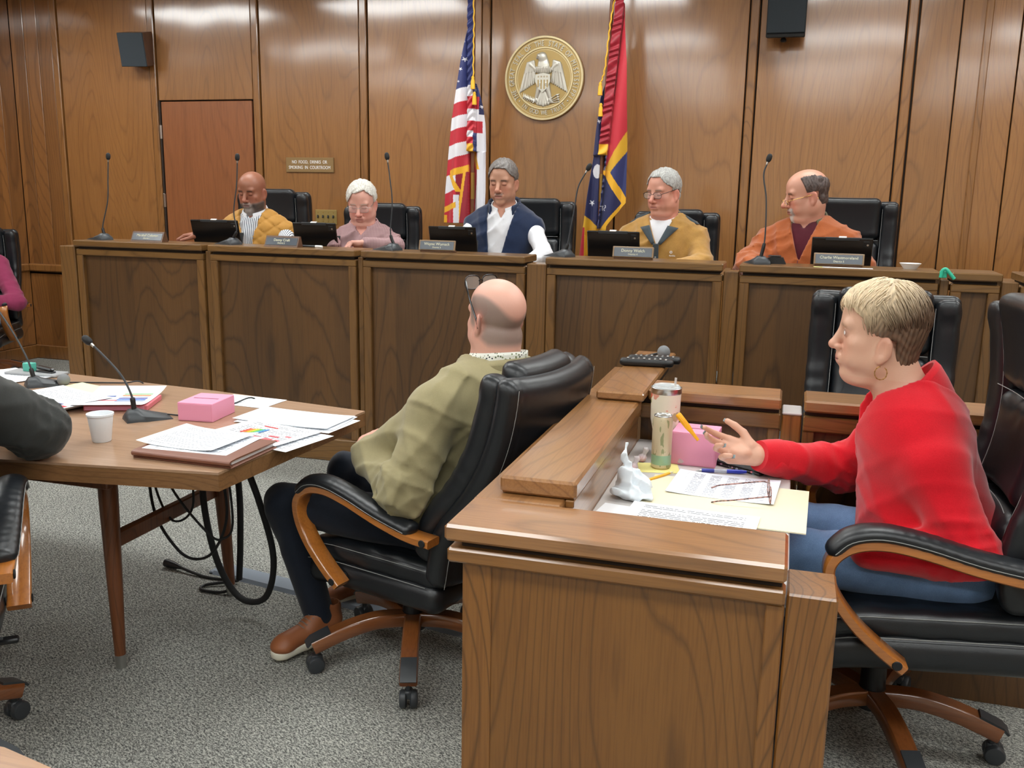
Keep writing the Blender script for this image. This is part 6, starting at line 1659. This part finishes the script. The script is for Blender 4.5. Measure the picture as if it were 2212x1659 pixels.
# grey tray, teal box, stapler and pen at the far side of the table
t = thing('paper_tray', 'grey tray at the far left table edge holding a teal box', 'tray', (-2.93, 3.02, ZT), R(4)); obj('tray_base', MB().box(-.12, .12, -.045, .04, 0, .012, .003), plain('grey tray plastic', (150, 152, 154), .5), t)
t = thing('teal_box', 'small teal box on the grey tray behind the left microphone', 'box', (-2.965, 3.02, ZT + .0122)); obj('carton', MB().box(-.022, .022, -.015, .015, 0, .034, .002), plain('teal card', (84, 178, 160), .5), t)
t = thing('stapler', 'black stapler lying on the grey tray', 'stapler', (-2.885, 3.02, ZT + .0122), R(-6)); obj('stapler_base', MB().box(-.045, .045, -.012, .012, 0, .006, .002), M['black'], t); obj('stapler_arm', MB().box(-.045, .04, -.011, .011, .009, .022, .005, Matrix.Rotation(R(5), 4, 'Y')), M['black_gloss'], t)
t = thing('foam_ball', 'grey foam microphone ball lying behind the left table microphone', 'microphone', (-2.66, 2.87, ZT)); v = Vol(axis(-.03, .03, .004), axis(-.03, .03, .004), axis(-.005, .06, .004)); v.ell((0, 0, .025), (.024, .024, .024), 0); vol_obj('windscreen', v, plain('grey foam', (118, 120, 122), .9), t); obj('stem', MB().tube([(-.02, .0, .02), (-.06, .0, .008)], .006, 10), M['black'], t)
sheet('paper_sheet', 'printed sheet at the far left edge of the table', 'paper', (-2.99, 2.96, 0), -20, .30, .16, ZT + .001, PM[0], .003, G)
sheet('paper_sheet', 'small yellow edged sheet at the left edge of the table', 'paper', (-2.93, 2.76, 0), -14, .16, .10, ZT + .001, M['yellow_folder'], .004, G)
for pts, lab in (([(-1.99, 2.60, ZT + .006), (-1.93, 2.62, ZT + .004), (-1.90, 2.74, ZT + .004), (-1.88, 2.83, ZT + .004), (-1.86, 2.93, ZT + .003), (-1.85, 2.99, ZT - .1)], 'black microphone cable running behind the pink box over the table edge'), ([(-2.68, 2.91, ZT + .006), (-2.60, 2.95, ZT + .004), (-2.48, 2.99, ZT + .004), (-2.42, 3.02, ZT + .004), (-2.40, 3.06, ZT - .08)], 'black microphone cable at the back edge of the table')):
    o = obj('cable', MB().tube(catmull(pts, 6), .0028, 6), M['black'], None, 60); tag(o, lab, 'cable')
# ------------------------------------------------------------------ under the table
for pts, r, lab in ((
    [(-1.99, 2.5, .66), (-1.99, 2.52, .50), (-1.93, 2.52, .40), (-1.85, 2.52, .46), (-1.84, 2.5, .66)], .004, 'thin black cable looped just below the table top'),
    ([(-2.02, 2.52, .66), (-2.02, 2.54, .42), (-1.95, 2.56, .28), (-1.88, 2.57, .25), (-1.80, 2.56, .30), (-1.74, 2.55, .44), (-1.73, 2.5, .66)], .005, 'black cable hanging in a wide loop under the table'),
    ([(-1.88, 2.62, .66), (-1.89, 2.64, .40), (-1.87, 2.68, .18), (-1.80, 2.70, .06), (-1.70, 2.70, .08), (-1.65, 2.68, .24), (-1.67, 2.64, .45), (-1.72, 2.6, .66)], .0115, 'thick black cable sleeve hanging almost to the carpet under the table'),
    ([(-1.93, 2.45, .66), (-1.87, 2.46, .52), (-1.78, 2.5, .38), (-1.74, 2.52, .36), (-1.70, 2.52, .42), (-1.70, 2.5, .66)], .004, 'thin black cable crossing behind the table stretcher'),
    ([(-1.905, 2.84, .68), (-1.895, 2.86, .4), (-1.90, 2.86, .2), (-1.915, 2.865, .05)], .012, 'black cable sleeve strapped to the far table leg')):
    o = obj('cable', MB().tube(catmull(pts, 8), r, 8), M['black_matte'], None, 60); tag(o, lab, 'cable', 'cables under the table')
t = thing('power_cord', 'black power cord with a plug lying on the carpet under the table', 'cord', (0, 0, 0))
obj('cord', MB().tube(catmull([(-2.24, 2.955, .016), (-2.12, 2.93, .006), (-2.02, 2.93, .006), (-1.96, 2.92, .015), (-2.06, 2.86, .008), (-2.05, 2.82, .006), (-1.97, 2.82, .008), (-1.93, 2.835, .02)], 8), .006, 8), M['black'], t, 60)
obj('plug', MB().tube([(-2.325, 2.975, .018), (-2.28, 2.965, .017), (-2.24, 2.955, .016)], [.017, .014, .007], 10), M['black'], t, 50)
t = thing('cord_cover', 'flat grey cord cover strip running across the carpet behind the bald man', 'cord cover', (-2.10, 3.02, 0), R(-9.5))
obj('strip', MB().prism([(-.052, 0), (.052, 0), (.040, .012), (-.040, .012)], 0, 1.55, Matrix(((0, 0, 1, 0), (1, 0, 0, 0), (0, 1, 0, 0), (0, 0, 0, 1)))), M['raceway'], t, fix=True)
obj('end_cap', MB().box(-.02, .0, -.05, .05, 0, .010, .004), M['raceway'], t)
# ------------------------------------------------------------------ on the bench
t = thing('bowl', 'small white bowl on the right end of the bench', 'bowl', (.535, 4.68, ZB)); obj('bowl_body', MB().lathe([(0, .001), (.028, 0), (.046, .024), (.048, .026), (.044, .026), (.026, .004), (0, .004)], 28, cap=False), M['white'], t)
t = thing('teal_clip', 'teal plastic hook clipped over the bench end', 'clip', (.676, 4.55, ZB - .012)); obj('hook', MB().tube(catmull([(-.026, -.01, -.012), (-.022, -.012, .018), (-.008, -.014, .026), (.008, -.016, .010), (.030, -.018, -.016)], 5), .008, 8, flat=1.0), plain('teal plastic', (52, 182, 148), .4), t, 60)
obj('hook_plate', MB().box(-.030, .0, -.008, .02, -.014, .016, .003), bpy.data.materials['teal plastic'], t)
o = sheet('paper_strip', 'strip of white paper under the rightmost nameplate', 'paper', (.255, 4.575, 0), 0, .22, .04, ZB + .0006, M['paper'], 0)
o = sheet('note', 'yellow note left of the paper strip on the bench', 'paper', (.125, 4.573, 0), 0, .04, .035, ZB + .0006, plain('note yellow', (238, 230, 150), .7), 0)
t = thing('marker', 'dark pen with a pale cap lying by the second tablet', 'pen', (-2.56, 4.66, ZB + .006), R(-8)); obj('barrel', MB().tube([(-.08, 0, 0), (.03, 0, 0)], .0055, 10), M['charcoal'], t, 60); obj('cap', MB().tube([(.03, 0, 0), (.075, 0, 0)], .0065, 10), M['white'], t, 60)
t = thing('desk_telephone', 'low black device beside the rightmost bench microphone', 'device', (-.075, 4.72, ZB)); obj('casing', MB().prism([(-.05, 0), (.055, 0), (.04, .030), (-.01, .036), (-.045, .02)], -.04, .04, Matrix(((1, 0, 0, 0), (0, 0, -1, 0), (0, 1, 0, 0), (0, 0, 0, 1)))), M['black'], t, fix=True); obj('top_pad', MB().box(-.03, .03, -.03, .03, .0355, .038, .001), M['black_matte'], t)
# ------------------------------------------------------------------ on the clerk's desk
ZD = .7385
t = thing('tumbler', 'tall floral steel tumbler with a clear straw in the desk corner', 'tumbler', (-.325, 2.715, ZD))
def floral():
    n = N('floral tumbler print'); v = n.vec((1, 1, 1)); big = n.new('TexVoronoi', {'Vector': v, 'Scale': 26.0}); d = big.outputs['Distance']; cc = n.new('SeparateColor', {0: big.outputs['Color']}).outputs[0]
    pal = n.ramp(cc, [(.0, lin((196, 76, 52))), (.3, lin((226, 172, 150))), (.55, lin((122, 140, 78))), (.8, lin((200, 176, 84))), (1, lin((120, 132, 150)))])
    n.set(col=n.mix(n.math('LESS_THAN', n.math('ADD', d, n.math('MULTIPLY', n.noise(v, 90, 2), .5)), .62), lin((226, 218, 198)), pal), rough=.35); return n.m
obj('tumbler_body', MB().lathe([(0, .0), (.031, 0), (.033, .004), (.034, .07), (.0425, .11), (.0445, .192), (.0, .192)], 36, cap=False), floral(), t, 40)
obj('steel_rim', MB().lathe([(.0446, .190), (.0455, .192), (.0458, .207), (.043, .2085), (.042, .198), (0, .196)], 36, cap=False), M['steel'], t, 40)
obj('lid', MB().lathe([(.0415, .197), (.0415, .209), (.038, .213), (.034, .209), (0, .208)], 36, cap=False), glass_mat('clear lid', (230, 236, 238), .45), t, 40)
obj('straw', MB().tube([(.018, .004, .10), (.026, .004, .236)], .0035, 10), glass_mat('clear straw', (226, 220, 214), .6), t, 60)
t = thing('drink_can', 'slim green and white drink can standing before the tumbler', 'can', (-.313, 2.572, ZD))
def canmat():
    n = N('slim can print'); v = n.vec((1, 1, 1)); sp = n.new('SeparateXYZ', {0: n.new('TexCoord').outputs['Object']})
    g = n.noise(n.vec((1, 1, .3)), 55, 2, .7); m = n.math('LESS_THAN', sp.outputs[2], .042)
    c = n.mix(n.math('GREATER_THAN', g, .58), lin((204, 190, 158)), lin((150, 152, 112))); c = n.mix(n.math('MULTIPLY', m, n.math('GREATER_THAN', sp.outputs[2], .014)), c, lin((150, 184, 150)))
    n.set(col=c, rough=.3, metal=.3); return n.m
obj('can_body', MB().lathe([(0, .002), (.022, .0), (.0285, .006), (.0285, .142), (.025, .152), (.0, .152)], 32, cap=False), canmat(), t, 40)
obj('can_lid', MB().lathe([(.0245, .1515), (.0262, .155), (.0245, .156), (.0225, .153), (0, .153)], 32, cap=False), M['steel'], t, 40)
obj('pull_tab', MB().box(-.006, .006, -.012, .010, .1535, .1548, .0004), M['steel'], t)
mb = MB(); v_, f_ = text_mesh('REFRESH', .020, .0002)
sheet('note', 'pale yellow sticky note under the slim can', 'paper', (-.318, 2.565, 0), 12, .115, .095, ZD, bpy.data.materials['note yellow'], 0)
M['wrapper'] = plain('clear candy wrapper', (226, 214, 216), .2); M['candy'] = plain('red striped candy', (214, 120, 126), .35)
for (x, y, lab) in ((-.385, 2.515, 'wrapped peppermint nearest the crumpled tissue'), (-.375, 2.615, 'wrapped peppermint left of the tumbler'), (-.262, 2.63, 'wrapped peppermint between can and pink box')):
    t = thing('wrapped_candy', lab, 'candy', (x, y, ZD), R(40 * x * 10), 'wrapped candies on the desk')
    obj('sweet', MB().lathe([(0, 0), (.010, .002), (.0125, .008), (.010, .014), (0, .016)], 14, cap=False), M['candy'], t, 60)
    v = Vol(axis(-.035, .035, .003), axis(-.02, .02, .003), axis(-.003, .045, .003)); v.ell((0, 0, .011), (.015, .015, .0115), .004); v.cap((-.008, 0, .016), (-.012, 0, .036), .004, .009, .004); v.fn(lambda X, Y, Z, F: F + .0015 * np.sin(X * 600 + Z * 500)); vol_obj('wrapper', v, glass_mat('crinkled wrapper', (238, 232, 236), .5), t)
sheet('folder', 'cream manila folder under the papers on the clerk desk', 'folder', (-.118, 2.315, 0), -2, .41, .335, ZD + .0006, M['manila'], 0, th=.003)
sheet('paper_sheet', 'sheet of printed columns under the spectacles on the clerk desk', 'paper', (-.125, 2.435, 0), -4, .275, .215, ZD + .0042, PM[2], .004, 'papers on the clerk desk')
sheet('paper_sheet', 'white printed sheet against the front ledge of the clerk desk', 'paper', (-.185, 2.13, 0), -4, .31, .19, ZD + .0042, PM[3], .002, 'papers on the clerk desk')
sheet('paper_sheet', 'white sheet in the left front corner of the clerk desk', 'paper', (-.335, 2.12, 0), -8, .16, .16, ZD + .0006, M['paper'], .0, 'papers on the clerk desk')
def tissue_mesh():
    v = Vol(axis(-.09, .09, .0035), axis(-.09, .09, .0035), axis(-.005, .17, .0035))
    v.ell((0, 0, .018), (.058, .050, .026), .01); v.ell((-.005, .012, .05), (.036, .036, .036), .015); v.cap((-.005, .005, .05), (-.018, .012, .135), .030, .016, .015, flat=((0, 1, 0), .5)); v.ell((.03, .0, .035), (.034, .03, .03), .015); v.ell((.03, -.025, .012), (.040, .03, .016), .01)
    def f(X, Y, Z, F): return np.maximum(F + .007 * np.abs(np.sin(60 * X + 60 * Z + 4 * np.sin(30 * Y))) + .006 * np.abs(np.sin(55 * Y - 40 * Z + 4 * np.sin(35 * X))) + .003 * np.sin(130 * X + 90 * Y), -Z)
    v.fn(f); return v
o = vol_obj('crumpled_tissue', tissue_mesh(), plain('white tissue', (222, 230, 236), .85), None, it=0, loc=(-.352, 2.275, ZD), rot=(0, 0, R(10))); tag(o, 'crumpled white tissue on the clerk desk left of the manila folder', 'tissue')
def pencil(label, a, b, ra=.0042):
    a, b = Vector(a), Vector(b); t = thing('pencil', label, 'pencil', tuple(a)); d = b - a
    obj('shaft', MB().tube([(0, 0, 0), tuple(d * .84)], ra, 6), plain('pencil yellow', (240, 178, 30), .4) if 'pencil yellow' not in bpy.data.materials else bpy.data.materials['pencil yellow'], t, 30)
    obj('point', MB().tube([tuple(d * .84), tuple(d * .97)], [ra, .0008], 8), M['manila'], t, 60)
    obj('ferrule', MB().tube([tuple(d * -.05), (0, 0, 0)], ra * 1.1, 10), M['steel'], t, 60)
    obj('eraser', MB().tube([tuple(d * -.11), tuple(d * -.05)], ra, 10), plain('pink eraser', (226, 130, 130), .8) if 'pink eraser' not in bpy.data.materials else bpy.data.materials['pink eraser'], t, 60)
pencil('yellow pencil with a pink eraser lying beside the tissue', (-.338, 2.405, ZD + .0055), (-.268, 2.52, ZD + .0078))
t = thing('highlighter', 'orange yellow pen held up by the woman in red', 'pen', HOLD[0]); d = Vector(HOLD[1]) - Vector(HOLD[0])
obj('barrel', MB().tube([(0, 0, 0), tuple(d * .3), tuple(d * .55), tuple(d)], [.004, .0052, .0085, .0085], 12), plain('amber pen plastic', (240, 168, 20), .35), t, 40)
obj('cap', MB().tube([tuple(d), tuple(d * 1.05)], [.0085, .007], 12), bpy.data.materials['amber pen plastic'], t, 40); obj('clip', MB().tube([tuple(d * .6 + Vector((.0, -.010, 0))), tuple(d * .98 + Vector((0, -.010, 0)))], .0016, 6), bpy.data.materials['amber pen plastic'], t, 40)
t = thing('ballpoint_pen', 'blue ballpoint pen lying before the floral phone case', 'pen', (-.148, 2.575, ZD + .006), R(12))
obj('barrel', MB().tube([(-.05, 0, 0), (-.015, 0, 0)], .0056, 10), plain('blue grip', (60, 70, 160), .5), t, 60); obj('barrel', MB().tube([(-.015, 0, 0), (.02, 0, 0)], .0052, 10), glass_mat('clear pen', (190, 200, 220), .6), t, 60); obj('barrel', MB().tube([(.02, 0, 0), (.055, 0, 0), (.075, 0, 0)], [.0054, .006, .004], 10), plain('blue pen', (40, 60, 190), .3), t, 60); obj('tip', MB().tube([(-.05, 0, 0), (-.066, 0, -.002)], [.005, .001], 10), M['steel'], t, 60)
t = thing('phone_case', 'black phone wallet with a floral edge beside the pink box', 'phone', (-.085, 2.655, ZD), R(-32))
def floral2():
    n = N('floral edge'); v = n.vec((1, 1, 1)); d = n.new('TexVoronoi', {'Vector': v, 'Scale': 75.0}); k = n.new('SeparateColor', {0: d.outputs['Color']}).outputs[0]
    n.set(col=n.mix(n.math('LESS_THAN', d.outputs['Distance'], .42), lin(24), n.ramp(k, [(0, lin((226, 120, 130))), (.5, lin((130, 170, 190))), (1, lin((226, 214, 190)))])), rough=.4); return n.m
obj('cover', MB().box(-.082, .082, -.042, .042, .010, .014, .0018), M['black_matte'], t); obj('case_body', MB().box(-.082, .082, -.042, .042, 0, .0098, .003), floral2(), t)
# spectacles on the papers
t = thing('eyeglasses', 'tortoiseshell reading glasses lying open on the desk papers', 'glasses', (-.008, 2.365, ZD + .0058), R(95), rot=None)
M['tortoise'] = (lambda n: (n.set(col=n.ramp(n.noise(n.vec((1, 1, 1)), 120, 2), [(.4, lin((70, 44, 40))), (.6, lin((176, 130, 120)))]), rough=.25), n.m)[1])(N('tortoise shell'))
for sx in (-1, 1):
    rg = [(sx * .0335 + (abs(math.cos(a)) ** .7) * np.sign(math.cos(a)) * .026, .0, .021 + (abs(math.sin(a)) ** .7) * np.sign(math.sin(a)) * .019) for a in np.linspace(0, 2 * math.pi, 29)]
    f = obj('lens_rim', MB().tube(rg, .0017, 6, cap=False), M['tortoise'], t, 60)
    obj('lens', MB().add([tuple(p) for p in rg[:-1]] + [(sx * .0335, 0, .021)], [(i, (i + 1) % 28, 28) for i in range(28)]), M['glass'], f, 60)
    obj('temple_arm', MB().tube(catmull([(sx * .061, .002, .026), (sx * .066, .02, .025), (sx * .068, .09, .012), (sx * .066, .125, .006), (sx * .060, .145, -.001)], 5), .0019, 6), M['tortoise'], t, 60)
obj('nose_bridge', MB().tube(catmull([(-.009, 0, .024), (0, .0, .029), (.009, 0, .024)], 4), .0017, 6), M['tortoise'], t, 60)
# remotes and foam ball on the far ledge
ZL = Z1 + .0704
for k, (x, y, rz, lab) in enumerate(((-.462, 3.235, 6, 'nearer black remote control on the far desk ledge'), (-.445, 3.305, 4, 'second black remote control behind the first on the ledge'))):
    t = thing('remote_control', lab, 'remote control', (x, y, ZL), R(rz), 'remotes on the desk ledge')
    v = Vol(axis(-.11, .11, .004), axis(-.04, .04, .004), axis(-.004, .04, .004)); v.rbox((0, 0, .013), (.095, .024, .013), .011); v.fn(lambda X, Y, Z, F: np.maximum(F, -Z)); vol_obj('shell', v, M['black'], t)
    for i in range(8):
        for j in range(3): obj('button', MB().box(-.004, .004, -.0035, .0035, .0255, .0275, .001), M['steel'] if (i + j) % 3 else M['charcoal'], t, loc=(-.066 + .019 * i, -.012 + .012 * j, 0))
t = thing('foam_ball', 'small grey foam microphone ball beside the remotes', 'microphone', (-.424, 3.40, ZL)); v = Vol(axis(-.03, .03, .004), axis(-.03, .03, .004), axis(-.005, .07, .004)); v.ell((0, 0, .026), (.024, .024, .025), 0); vol_obj('windscreen', v, bpy.data.materials['grey foam'], t); obj('stem', MB().tube([(-.02, .0, .02), (-.06, .01, .006)], .005, 10), M['black'], t)
# papers held by the person at the left wall
o = sheet('held_sheet', 'white sheet held by the person in burgundy', 'paper', (0, 0, 0), 0, .20, .16, 0, PM[1], .006); o.location = (-5.70, 5.33, .76); o.rotation_euler = (R(62), 0, R(42))
